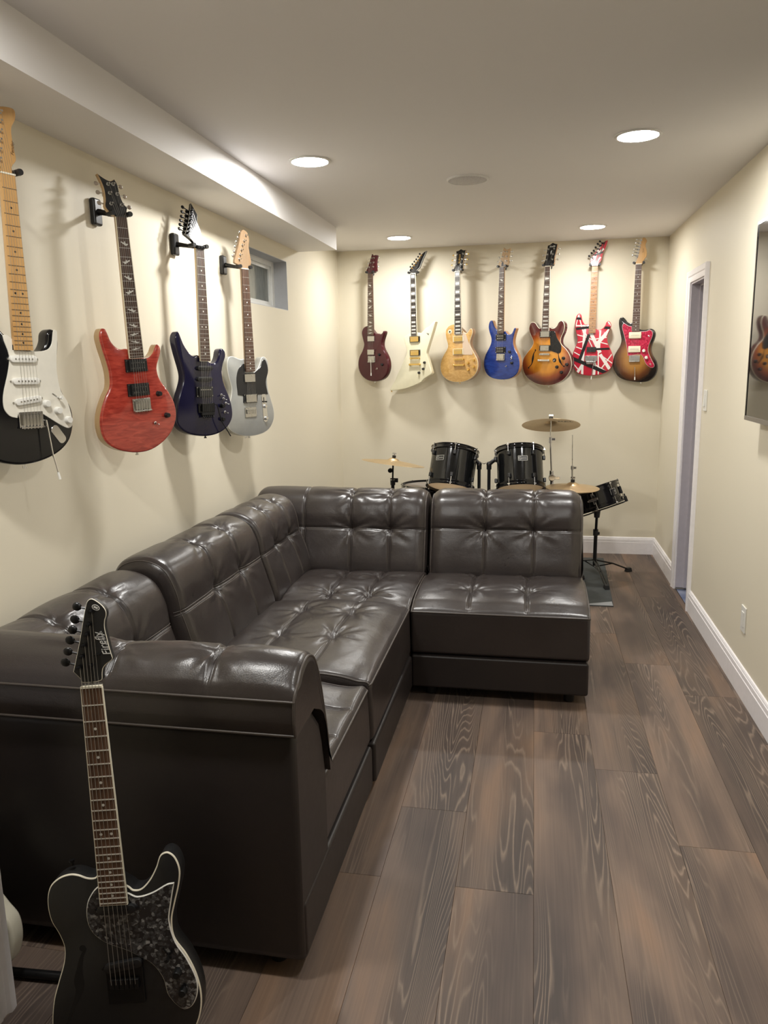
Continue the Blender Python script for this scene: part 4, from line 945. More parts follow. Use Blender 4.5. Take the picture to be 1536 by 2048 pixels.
    def f_tom(s, k, mt):
        m = MB(); m.x = s.fm(k); m.box((0, -.0125, 0), (.082, .008, .013))
        for sx in (-1, 1): m.cyl((sx*.037, 0, 0), (sx*.037, -.014, 0), .006, n=12)
        for i in range(6): m.box(((i-2.5)*.0104, -.0175, 0), (.006, .004, .008))
        m.build('bridge', mt, s.t, bevel=.0008)
    def f_tail(s, k, mt):
        m = MB(); m.x = s.fm(k); m.box((0, -.013, 0), (.092, .011, .014))
        for sx in (-1, 1): m.cyl((sx*.041, 0, 0), (sx*.041, -.020, 0), .0085, n=14)
        m.build('tailpiece', mt, s.t, bevel=.003)
    def f_floyd(s, k, mt):
        m = MB(); m.x = s.fm(k); m.box((0, -.0045, -.004), (.090, .006, .040)); m.box((0, -.010, -.030), (.070, .014, .012)); p = m.build('bridge', mt, s.t, bevel=.0012)
        m = MB(); m.x = s.fm(k)
        for i in range(6): q = (i-2.5)*.0106; m.box((q, -.0115, -.002), (.0095, .010, .034)); m.cyl((q, -.010, -.034), (q, -.017, -.046), .0035, n=8)
        m.build('saddle', mt, p, ang=30)
        m = MB(); m.x = s.fm(k)
        for sx in (-1, 1): m.cyl((sx*.037, 0, .012), (sx*.037, -.010, .012), .006, n=12)
        m.build('pivot_post', mt, p)
    def f_knob(s, k, mt, r=.0095, h=.016, top=None):
        m = MB(); m.x = s.fm(k) @ Matrix.Rotation(PI/2, 4, 'X'); m.lathe([(r+.001, 0), (r, h*.25), (r*.9, h*.9), (r*.8, h), (0, h)], n=18); m.lathe([(r*.62, h+.0002), (0, h+.0003)], n=14, mat=1)
        m.build('knob', [mt, top or mt], s.t, ang=45)
    def f_toggle(s, k, mt, ring=None, tip=None, rr=.012):
        m = MB(); m.x = s.fm(k) @ Matrix.Rotation(PI/2, 4, 'X')
        if ring: m.lathe([(rr, 0), (rr*.95, .0015), (.006, .0018)], n=22, mat=1)
        m.lathe([(.006, .0), (.006, .004), (.004, .005)], n=12); m.cyl((0, 0, .003), (.003, -.004, .016), .0016, .0022, n=8); m.ell((.0034, -.0046, .0175), (.0032, .0032, .0042), 2)
        m.build('toggle_switch', [mt, ring or mt, tip or mt], s.t, ang=45)
    def f_arm(s, ks, mt, tip=None, y0=-.020, tl=.022, r=.0026):
        pts = [s.P(k) for k in ks]; q = [(pts[0].x, -.008, pts[0].y)]+[(p.x, y0-.008*i, p.y) for i, p in enumerate(pts)]
        m = MB(); m.tube(q, r, 8); a = m.build('tremolo_arm', mt, s.t)
        if tip:
            e = Vector(q[-1]); d = (e-Vector(q[-2])).normalized(); m = MB(); m.tube([e-d*tl*.6, e+d*tl*.4], [.0034, .0042], 10); m.build('arm_tip', tip, a)
    def f_plate(s, name, k, mt, w, h, rot=0.0, r=None):
        m = MB(); m.x = s.fm(k) @ Matrix.Rotation(rot, 4, 'Y'); o = []; rr = min(w, h)/2 if r is None else r
        for cx, cz, a0 in ((w/2-rr, h/2-rr, 0), (-w/2+rr, h/2-rr, PI/2), (-w/2+rr, -h/2+rr, PI), (w/2-rr, -h/2+rr, 1.5*PI)):
            for q in range(7): a = a0+PI/2*q/6; o.append((cx+rr*math.cos(a), cz+rr*math.sin(a)))
        m.prism(o, -.0022, 0, .0008, 0, 0, 0, 0, 1); return m.build(name, mt, s.t, ang=40)
    def f_switch(s, k, mt, tip, rot=.6):
        m = MB(); m.x = s.fm(k) @ Matrix.Rotation(rot, 4, 'Y'); m.box((0, -.003, 0), (.030, .0015, .003), 0); m.box((.006, -.010, 0), (.004, .014, .003), 0); m.box((.007, -.018, 0), (.007, .009, .008), 1)
        m.build('selector_switch', [mt, tip], s.t)
    def f_text(s, txt, k, size, m, rot, y=-.0062, shear=0.0, width=None):
        p = s.P(k); lettering(txt, size, s.hx @ Matrix.Translation((p.x, y, p.y)) @ Matrix.Rotation(PI/2, 4, 'X') @ Matrix.Rotation(rot, 4, 'Z'), m, s.h, .0002, shear=shear, width=width)
    def f_bird(s, k):
        p = s.P(k); m = MB(); q = [(-.012, .008), (-.004, .010), (.0, .004), (.012, .008), (.006, .0), (.008, -.010), (.002, -.004), (-.004, .003)]
        m.prism([(p.x+a, p.y+b) for a, b in q], -.0005, .0); m.build('body_emblem', BLACK_SATIN, s.t)

def hanger(g, label, d=.0):
    """wall hanger: plate on the wall, arm, padded yoke round the neck under the headstock"""
    M = g.M; n = (M.to_3x3() @ Vector((0, 1, 0))); q = g.at(-.012); P = M @ Vector((q.x, .020, q.y))
    left = g.wall == 'L'
    W = Vector((XL, P.y+.02, P.z+.016)) if left else Vector((P.x*YB/P.y*1.004, YB, P.z+.022))
    out = Vector((1, 0, 0)) if left else Vector((0, -1, 0)); side = Vector((0, 1, 0)) if left else Vector((1, 0, 0))
    t = thing('guitar_hanger', label, 'guitar hanger', tuple(W), group='wall guitar hangers')
    def plate(m, w, h, a, b):
        c = out*((a+b)/2); m.box(c, (abs(out.x)*(b-a)+abs(side.x)*w, abs(out.y)*(b-a)+abs(side.y)*w, h))
    m = MB(); plate(m, .050 if left else .040, .092 if left else .070, 0, .022); m.build('wall_plate', BLACK_PLASTIC, t, bevel=.008, seg=3)
    L = P-W; U = M.to_3x3() @ Vector((g.perp.x, 0, g.perp.y)); hw = g.wn/2+.013
    m = MB(); m.tube([out*.015, out*.035+Vector((0, 0, -.002)), L*.7, L], [.013, .010, .0085, .0085], 10); m.build('arm', BLACK_METAL, t)
    m = MB()
    m.tube([L+U*hw-n*.034, L+U*hw-n*.005, L+U*(hw*.8)+n*.004, L-U*(hw*.8)+n*.004, L-U*hw-n*.005, L-U*hw-n*.034], .0085, 10); y = m.build('yoke', RUBBER, t)
    for sg in (-1, 1):
        m = MB(); m.tube([L+U*hw*sg-n*.032, L+U*hw*sg-n*.040], [.0095, .0085], 12); m.build('end_cap', BLACK_PLASTIC, y)

def guitars():
    WS = simple('stripe_white', (0.80, 0.76, 0.72), 0.3, coat=.5); BS = simple('stripe_black', (0.012, 0.010, 0.010), 0.3)
    def mk(key, wall, name, label, hl, cfg, d=0.0):
        g = Guitar(key, name, label, cfg); g.wall = wall; hanger(g, hl, d); return g
    # ---- left wall
    d = GD['strat']; d['body'] = d['body'][:-1]+[(-.07, -.127), (-.12, -.108), (-.155, -.065), (-.168, -.01), (-.16, .04), (-.135, .09), (-.118, .14), (-.118, .19), (-.132, .24), (-.142, .285), (-.135, .315), (-.118, .325), (-.098, .305), (-.075, .265), (-.05, .235), (-.034, .224)]
    d['head'] = d['head'][:-1]+[(-.005, .833), (-.024, .815), (-.030, .77), (-.033, .72), (-.034, .69), (-.024, .672), (-.019, .66)]
    d['posts'] = [(-.020, .700), (-.0165, .7245), (-.013, .749), (-.0095, .7735), (-.006, .798), (-.0025, .822)]
    mk('strat', 'L', 'electric_guitar', 'black double-cutaway guitar with white pickguard and pale maple neck, nearest on the long wall', 'black wall hanger holding the maple-necked black guitar', dict(
        T=.045, r=.009, front=BLACK_GLOSS, side=BLACK_GLOSS, neck=MAPLE, fb=MAPLE, fret=simple('dull_fret', (0.22, 0.16, 0.10), 0.4, metal=.5), inlay='dot', inlay_mat=simple('black_dot', (0.012, 0.01, 0.008), 0.5), head=MAPLE, inline=True, hw=CHROME, peg_mat=CHROME,
        guard=simple('parchment_guard', (0.78, 0.75, 0.66), 0.3), scale=.648, sr=.8, feats=[('sc', 'pu1', WHITE_PLASTIC), ('sc', 'pu2', WHITE_PLASTIC), ('sc', 'pu3', WHITE_PLASTIC, -.12), ('trem', 'bridge', CHROME), ('knob', 'k1', WHITE_PLASTIC, .011), ('knob', 'k2', WHITE_PLASTIC, .011), ('knob', 'k3', WHITE_PLASTIC, .011),
               ('switch', 'sw', NICKEL, WHITE_PLASTIC), ('plate', 'jack_plate', 'jack', CHROME, .060, .028, .95, .012), ('arm', ('arm0', 'arm1', 'arm2'), CHROME, WHITE_PLASTIC), ('text', 'Fender', (.026, .735), .013, simple('logo_brown', (0.10, 0.045, 0.015), 0.5), 1.45, -.0062, .3)]))
    mk('red', 'L', 'electric_guitar', 'glossy flame-red double-cutaway guitar with two black pickups and pale wood edges', 'black wall hanger holding the flame-red guitar', dict(tilt=9, 
        T=.044, r=.007, front=flame('red_flame_maple', (0.34, 0.026, 0.017), (0.58, 0.072, 0.044), (16, 16, 80)), side=LIGHT_WOOD, neck=MAPLE_PALE, fb=ROSEWOOD, fb_binding=CREAM, inlay='bird', head=BLACK_SATIN, head_side=LIGHT_WOOD, head_edge=LIGHT_WOOD, hw=NICKEL, peg_mat=simple('pearl_button', (0.36, 0.30, 0.24), 0.3), nut=BLACK_PLASTIC, sr=.8,
        feats=[('hb', 'pu1', BLACK_PLASTIC, BLACK_PLASTIC, True), ('hb', 'pu2', BLACK_PLASTIC, BLACK_PLASTIC, True), ('trem', 'bridge', NICKEL), ('knob', 'k1', BLACK_PLASTIC), ('knob', 'k2', BLACK_PLASTIC), ('toggle', 'tg', NICKEL)]))
    mk('purple', 'L', 'electric_guitar', 'dark navy-violet pointed-headstock guitar with black locking tremolo', 'black wall hanger holding the navy-violet guitar', dict(tilt=17, 
        T=.043, r=.008, front=simple('navy_violet_lacquer', (0.009, 0.008, 0.032), 0.14), side=simple('navy_violet_lacquer', (0.011, 0.010, 0.036), 0.14), neck=MAPLE, fb=ROSEWOOD, fb_binding=CREAM, inlay='dot', dot_r=.0036, head=BLACK_GLOSS, head_side=BLACK_GLOSS, head_edge=WHITE_PLASTIC, inline=True, hw=BLACK_METAL, lock_nut=BLACK_METAL, peg=.033, sr=.8,
        feats=[('sc', 'pu1', BLACK_PLASTIC, 0.0, BLACK_METAL), ('sc', 'pu2', BLACK_PLASTIC, 0.0, BLACK_METAL), ('hb', 'pu3', BLACK_PLASTIC, BLACK_PLASTIC), ('floyd', 'bridge', BLACK_METAL), ('toggle', 's1', NICKEL), ('toggle', 's2', NICKEL), ('toggle', 's3', NICKEL), ('knob', 'k1', BLACK_METAL), ('knob', 'k2', BLACK_METAL), ('toggle', 'tg', NICKEL), ('arm', ('arm0', 'arm1', 'arm2'), BLACK_METAL)]))
    mk('silver', 'L', 'electric_guitar', 'silver-grey single-cutaway guitar with black pickguard and chrome pickups, beside the window', 'black wall hanger holding the silver-grey guitar', dict(
        T=.045, r=.004, front=simple('silver_finish', (0.36, 0.365, 0.35), 0.32, metal=.35, coat=.6), side=simple('silver_finish', (0.36, 0.365, 0.35), 0.32), binding=simple('silver_binding', (0.62, 0.62, 0.58), 0.35), neck=TAN_MAPLE, fb=ROSEWOOD, inlay='dot', head=TAN_MAPLE, inline=True, hw=CHROME, sr=.8,
        guard=simple('black_guard', (0.014, 0.014, 0.015), 0.25), feats=[('hb', 'pu1', NICKEL), ('hb', 'pu2', NICKEL, BLACK_PLASTIC), ('hard', 'bridge', NICKEL), ('plate', 'control_plate', 'plate', CHROME, .032, .150, -.05), ('knob', 'k1', CHROME), ('knob', 'k2', CHROME), ('switch', 'sw', BLACK_PLASTIC, BLACK_PLASTIC, PI/2)]))
    # ---- end wall
    mar = simple('maroon_lacquer', (0.062, 0.007, 0.012), 0.16)
    mk('maroon', 'B', 'electric_guitar', 'dark maroon single-cutaway guitar, first of the end-wall row beside the corner', 'black wall hanger holding the maroon guitar', dict(tilt=8, 
        T=.045, r=.012, front=mar, side=mar, neck=simple('dark_neck_wood', (0.05, 0.018, 0.014), 0.3, coat=.5), fb=ROSEWOOD, inlay='bird', head=mar, head_side=mar, hw=NICKEL, nut=BLACK_PLASTIC,
        feats=[('hb', 'pu1', NICKEL), ('hb', 'pu2', NICKEL), ('trem', 'bridge', NICKEL), ('arm', ('arm0', 'arm1'), CHROME, WHITE_PLASTIC), ('knob', 'k1', BLACK_METAL), ('knob', 'k2', BLACK_METAL), ('toggle', 'tg', CHROME, None, None)]))
    crm = simple('cream_white_lacquer', (0.80, 0.76, 0.56), 0.25, coat=.8)
    mk('explorer', 'B', 'electric_guitar', 'creamy white angular guitar with pointed body and hooked black headstock', 'black wall hanger holding the angular white guitar', dict(tilt=12, 
        T=.045, r=.004, front=crm, side=crm, neck=crm, fb=EBONY, fb_binding=BONE, inlay='block', head=BLACK_GLOSS, head_side=BLACK_GLOSS, head_edge=WHITE_PLASTIC, inline=True, hw=GOLD, hw_head=GOLD, peg_mat=BLACK_METAL, peg=.022, truss=BLACK_SATIN,
        feats=[('hb', 'pu1', GOLD, BLACK_PLASTIC), ('hb', 'pu2', GOLD, BLACK_PLASTIC), ('tom', 'bridge', GOLD), ('tail', 'tail', GOLD), ('knob', 'k1', BLACK_PLASTIC), ('knob', 'k2', BLACK_PLASTIC), ('knob', 'k3', BLACK_PLASTIC), ('bird', 'bird')]))
    mk('lespaul', 'B', 'electric_guitar', 'natural honey-maple single-cutaway guitar with gold fittings and pink-cream pickguard', 'black wall hanger holding the honey-maple guitar', dict(tilt=13, 
        T=.052, r=.004, front=flame('honey_quilt_maple', (0.52, 0.29, 0.085), (0.68, 0.42, 0.15), (22, 22, 34), dist=1.4), side=MAHOGANY, binding=CREAM, neck=MAHOGANY, fb=EBONY, fb_binding=BONE, inlay='block', head=BLACK_GLOSS, head_side=MAHOGANY, head_edge=CREAM, hw=GOLD, hw_head=NICKEL, peg_mat=GOLD, truss=BLACK_SATIN, guard=simple('pink_cream_guard', (0.66, 0.52, 0.40), 0.35),
        feats=[('hb', 'pu1', GOLD, CREAM), ('hb', 'pu2', GOLD, CREAM), ('tom', 'bridge', GOLD), ('tail', 'tail', GOLD)]+[('knob', k, GOLD) for k in ('k1', 'k2', 'k3', 'k4')]+[('toggle', 'tg', BLACK_METAL, CREAM, BLACK_PLASTIC, .017), ('text', 'BURNY', 'txt', .024, GOLD, PI/2, -.0062, 0.0, .070)]))
    mk('blue', 'B', 'electric_guitar', 'royal blue double-cutaway guitar with pale wood edges and headstock', 'black wall hanger holding the royal blue guitar', dict(tilt=8, 
        T=.044, r=.006, front=flame('blue_flame_maple', (0.012, 0.035, 0.20), (0.020, 0.060, 0.30), (14, 14, 60), .35), side=wood('reddish_body_wood', (0.34, 0.16, 0.07), (0.48, 0.26, 0.13), (50, 50, 4), 0.35, 0.5), neck=MAPLE_PALE, fb=ROSEWOOD, inlay='bird', head=MAPLE_PALE, hw=NICKEL, truss=BLACK_SATIN, nut=BLACK_PLASTIC,
        feats=[('hb', 'pu1', BLACK_PLASTIC, BLACK_PLASTIC, True), ('hb', 'pu2', BLACK_PLASTIC, BLACK_PLASTIC, True), ('trem', 'bridge', NICKEL), ('knob', 'k1', BLACK_PLASTIC), ('knob', 'k2', BLACK_PLASTIC), ('toggle', 'ms1', CHROME), ('toggle', 'ms2', CHROME), ('toggle', 'tg', CHROME)]))
    mk('semi', 'B', 'electric_guitar', 'large sunburst hollow-body guitar with f-holes and white edge binding', 'black wall hanger holding the sunburst hollow guitar', dict(tilt=13, 
        T=.05, r=.004, front=burst('cherry_sunburst', [(0.0, (0.72, 0.33, 0.035)), (0.32, (0.64, 0.25, 0.025)), (0.43, (0.30, 0.06, 0.012)), (0.53, (0.085, 0.010, 0.010)), (1.0, (0.065, 0.008, 0.010))], 0.0, -.015, .205, .185), side=simple('dark_cherry', (0.05, 0.010, 0.008), 0.25, coat=.8), binding=CREAM, neck=MAHOGANY, fb=ROSEWOOD, fb_binding=BONE, inlay='trap', head=BLACK_GLOSS, head_side=MAHOGANY, hw=NICKEL, truss=BLACK_SATIN, guard=simple('black_guard', (0.014, 0.014, 0.015), 0.25), guard_edge=None,
        feats=[('hb', 'pu1', NICKEL, BLACK_PLASTIC), ('hb', 'pu2', NICKEL, BLACK_PLASTIC), ('tom', 'bridge', NICKEL), ('tail', 'tail', CHROME)]+[('knob', k, BLACK_PLASTIC, .0115) for k in ('k1', 'k2', 'k3', 'k4')]+[('toggle', 'tg', CHROME, BLACK_PLASTIC, WHITE_PLASTIC, .015), ('text', 'Firefly', 'txt', .018, PEARL, .05, -.0062, .2, .046), ('text', 'f', 'i', .040, PEARL, 0.0)]))
    sr = simple('red_lacquer', (0.52, 0.022, 0.045), 0.22, coat=.9)
    hs = [(-.03, .03, .08, .12, .014, 3), (.0, -.01, .06, .06, .012, 3), (.005, .01, .06, .16, .012, 3), (.02, .075, .09, .10, .012, 4), (-.02, .02, .06, .0, .008, 3), (.03, .02, .10, .20, .006, 4)]
    mk('striped', 'B', 'electric_guitar', 'red guitar criss-crossed with white and black stripes', 'black wall hanger holding the striped red guitar', dict(tilt=8, 
        T=.042, r=.006, front=sr, side=sr, stripe_w=WS, stripe_b=BS, head_stripes=hs, neck=MAPLE, fb=ROASTED, inlay='dot', inlay_mat=BLACK_PLASTIC, head=sr, head_side=sr, inline=True, hw=CHROME, hw_head=BLACK_METAL, lock_nut=CHROME, peg=.026,
        feats=[('hb', 'pu2', BLACK_PLASTIC, None, True), ('floyd', 'bridge', NICKEL), ('arm', ('arm0', 'arm1'), CHROME, WHITE_PLASTIC)]))
    rp = NT('red_pearl_guard'); v = rp.coord(); vo = rp.n('ShaderNodeTexVoronoi'); rp.l(v, vo.inputs['Vector']); vo.inputs['Scale'].default_value = 110
    rp.set(rp.ramp(vo.outputs['Color'], [(.3, (.33, .008, .035)), (.8, (.60, .035, .09))]), .2, coat=.7)
    mk('offset', 'B', 'electric_guitar', 'brown sunburst offset guitar with red pearl pickguard, last of the end-wall row', 'black wall hanger holding the offset sunburst guitar', dict(
        T=.044, r=.008, front=burst('three_tone_burst', [(0.0, (0.44, 0.22, 0.055)), (0.20, (0.36, 0.165, 0.035)), (0.34, (0.13, 0.045, 0.015)), (0.45, (0.010, 0.007, 0.006)), (1.0, (0.008, 0.006, 0.006))], 0.0, .0, .165, .20), side=BLACK_GLOSS, neck=MAPLE, fb=ROSEWOOD, inlay='dot', head=MAPLE, inline=True, hw=CHROME, peg=.030, guard=rp.m, guard_edge=simple('guard_edge_pink', (0.75, 0.60, 0.62), 0.4),
        feats=[('p90', 'pu1', CREAM), ('p90', 'pu2', CREAM), ('trem', 'bridge', NICKEL), ('knob', 'k1', WHITE_PLASTIC, .0115), ('knob', 'k2', WHITE_PLASTIC, .0115), ('toggle', 'sw', CHROME, None, WHITE_PLASTIC), ('toggle', 'jack', NICKEL), ('arm', ('arm0', 'arm1'), CHROME, WHITE_PLASTIC), ('text', 'Squier', 'txt', .012, simple('logo_brown', (0.10, 0.045, 0.015), 0.5), 1.5, -.0062, .3)]))
    # ---- guitars standing on the floor
    bp = NT('black_pearl_guard'); v = bp.coord(); vo = bp.n('ShaderNodeTexVoronoi'); bp.l(v, vo.inputs['Vector']); vo.inputs['Scale'].default_value = 150; n2 = bp.noise(v, 70.0, 4.0, .7, 1.0)
    bp.set(bp.ramp(bp.math('MULTIPLY', vo.outputs['Color'], n2), [(.18, (.012, .012, .014)), (.34, (.06, .062, .066)), (.55, (.36, .365, .37))]), .25, coat=.6)
    D = GD['front']; Mf = Matrix((D['X'], D['Y'], D['Z'])).transposed().to_4x4(); Mf.translation = Vector(D['o'])
    wl = simple('logo_white', (0.75, 0.75, 0.73), 0.4)
    a = Vector(D['p']['t1'])-Vector(D['p']['t0']); ra = math.atan2(a.y, a.x)
    c0 = tuple((Vector(D['p']['t0'])+Vector(D['p']['t1']))/2); c1 = tuple((Vector(D['p']['s0'])+Vector(D['p']['s1']))/2)
    g = Guitar('front', 'electric_guitar', 'satin black guitar with marbled pickguard standing in front of the sofa arm', dict(
        T=.042, r=.004, front=simple('satin_black_paint', (0.014, 0.014, 0.015), 0.42), side=simple('satin_black_paint', (0.014, 0.014, 0.015), 0.42), binding=BONE, wn=.0435, neck=simple('black_neck_paint', (0.012, 0.012, 0.012), 0.4), fw2=.0011, sr=1.15, fret=simple('bright_fret', (0.78, 0.75, 0.68), 0.42, metal=.3), fb=wood('brown_rosewood', (0.070, 0.033, 0.018), (0.16, 0.080, 0.045), (160, 160, 5), 0.45), fb_binding=BONE, inlay='dot', head=simple('satin_black_paint', (0.014, 0.014, 0.015), 0.42), head_edge=BONE, inline=True, hw=BLACK_METAL, peg=.031, pk=1.25, k=6, fw=1.25,
        guard=bp.m, guard_edge=WHITE_PLASTIC, scale=.648, truss=None, feats=[('sc', 'pu1', BLACK_SATIN, 0.0, BLACK_METAL), ('sc', 'pu2', BLACK_SATIN, -.15, BLACK_METAL), ('hard', 'bridge', BLACK_METAL, .080, .088), ('knob', 'k1', BLACK_METAL, .009), ('knob', 'k2', BLACK_METAL, .009), ('switch', 'sw', BLACK_METAL, BLACK_METAL, 1.0),
               ('text', 'Firefly', c0, .023, wl, ra, -.0062, .45, a.length*.98), ('text', 'PURE SERIES', c1, .0065, wl, ra, -.0062, 0.0, a.length*.68)]), M=Mf)
    p = g.P('badge'); m = MB(); m.x = Matrix.Translation((p.x, 0, p.y)) @ Matrix.Rotation(.5, 4, 'Y')
    m.prism([(.0085*math.cos(2*PI*k/24), .0058*math.sin(2*PI*k/24)) for k in range(24)], -.0060, -.0054, 0, 0, 0, 0); m.prism([(.0068*math.cos(2*PI*k/24), .0043*math.sin(2*PI*k/24)) for k in range(24)], -.0061, -.0058, 0, 0, 1, 1); m.prism([(-.0045, -.002), (.0045, -.002), (.0045, .002), (-.0045, .002)], -.0062, -.006)
    m.build('headstock_badge', [wl, BLACK_SATIN], g.h)
    m = MB(); q = g.at(-.024); m.x = Matrix.Translation((q.x, 0, q.y)) @ Matrix.Rotation(g.ang, 4, 'Y'); m.box((0, -.0058, 0), (.0045, .0012, .034)); m.build('truss_rod_slot', simple('sound_hole_dark', (0.006, 0.004, 0.003), 0.9), g.h)
    m = MB(); q = g.at(-.046); m.x = Matrix.Translation((q.x, 0, q.y)) @ Matrix.Rotation(g.ang, 4, 'Y'); m.cyl((.002, -.005, 0), (.002, -.0125, 0), .0042, n=10); m.box((.018, -.009, .022), (.012, .006, .004)); m.build('string_tree', BLACK_METAL, g.h)
    # the white guitar behind the door casing
    GD['white_floor'] = dict(o=(-1.352, 1.452, .185), X=(1, 0, 0), Y=(0, 1, 0), Z=(0, 0, 1), body=[(x*(1-.32*min(1, max(0, (z-.04)/.14))) if x > 0 else x, z) for x, z, *r in GD['strat']['body']], fb=GD['strat']['fb'], head=GD['strat']['head'], posts=GD['strat']['posts'], guard=[(x, z)+tuple(r) for x, z, *r in GD['strat']['guard']], p=GD['strat']['p'])
    Mw = Matrix.Translation((-1.362, 1.436, .146)) @ Matrix.Rotation(-.10, 4, 'X') @ Matrix.Rotation(-.13, 4, 'Y')
    wh = simple('aged_white_lacquer', (0.66, 0.62, 0.50), 0.25, coat=.7)
    Guitar('white_floor', 'electric_guitar', 'aged white guitar on the floor, mostly hidden behind the white door casing', dict(
        T=.045, r=.009, front=wh, side=wh, neck=MAPLE, fb=ROSEWOOD, inlay='dot', head=MAPLE, inline=True, hw=CHROME, feats=[('trem', 'bridge', CHROME), ('knob', 'k3', BLACK_PLASTIC), ('sc', 'pu1', BLACK_PLASTIC), ('sc', 'pu2', BLACK_PLASTIC), ('sc', 'pu3', BLACK_PLASTIC)]), M=Mw)
    # stand
    b = min(ccw(smooth(GD['front']['body'], 4)), key=lambda q: q[1])
    lo = Mf @ Vector((b[0], .02, b[1])); z = max(.03, lo.z); x0, y0 = lo.x-.02, lo.y-.005
    t = thing('guitar_stand', 'black tubular floor stand under the satin black guitar', 'guitar stand', (x0, y0, 0))
    A, B = Vector((-1.275-x0, 1.476-y0, .016)), Vector((-.95-x0, 1.494-y0, .016))
    m = MB(); m.tube([A, B], .011, 10); m.build('rear_tube', BLACK_METAL, t)
    R = Matrix.Rotation(.16, 3, 'Z')
    for sx in (-1, 1):
        q = A.lerp(B, .78+.18*sx)
        m = MB(); m.tube([q, R @ Vector((sx*.10, .05, z+.015)), R @ Vector((sx*.055, -.005, z-.012)), R @ Vector((sx*.055, -.062, z-.012)), R @ Vector((sx*.055, -.070, z+.012))], .0075, 8); c = m.build('cradle_arm', BLACK_METAL, t)
        m = MB(); m.tube([R @ Vector((sx*.055, -.062, z-.010)), R @ Vector((sx*.055, -.071, z+.016))], .011, 8); m.build('rubber_pad', RUBBER, c)
    m = MB(); m.tube([R @ Vector((.055, -.005, z-.012)), (-.745-x0, 1.38-y0, .035), (-.725-x0, 1.36-y0, .010)], .0085, 8); m.build('leg', simple('grey_rubber_tip', (0.20, 0.20, 0.20), 0.5), t)['label'] = 'grey-tipped leg'
guitars()

# ---------------------------------------------------------------- drum kit
def drum_mat(M): return M
def rot_to(up, spin=0.0):
    z = Vector(up).normalized(); x = Vector((1, 0, 0)); x = (x - z*x.dot(z)).normalized(); y = z.cross(x)
    R = Matrix((x, y, z)).transposed().to_4x4(); return R @ Matrix.Rotation(spin, 4, 'Z')
DRUM_WRAP = simple('black_drum_wrap', (0.006, 0.0065, 0.007), 0.09)
def drum_film(name, col, tr):
    t = NT(name); v = t.coord(); c = t.mix(t.noise(v, 20.0), [x*.95 for x in col], col); t.set(c, .4)
    tl = t.n('ShaderNodeBsdfTranslucent'); t.l(c, tl.inputs[0]); mx = t.n('ShaderNodeMixShader'); mx.inputs[0].default_value = tr
    out = t.t.nodes['Material Output']; t.l(t.b.outputs[0], mx.inputs[1]); t.l(tl.outputs[0], mx.inputs[2]); t.l(mx.outputs[0], out.inputs[0]); return t.m
HEAD_CLEAR = drum_film('tan_drum_film', (0.95, 0.82, 0.62), .85)
HEAD_WHITE = drum_film('white_drum_film', (0.92, 0.90, 0.87), .7)
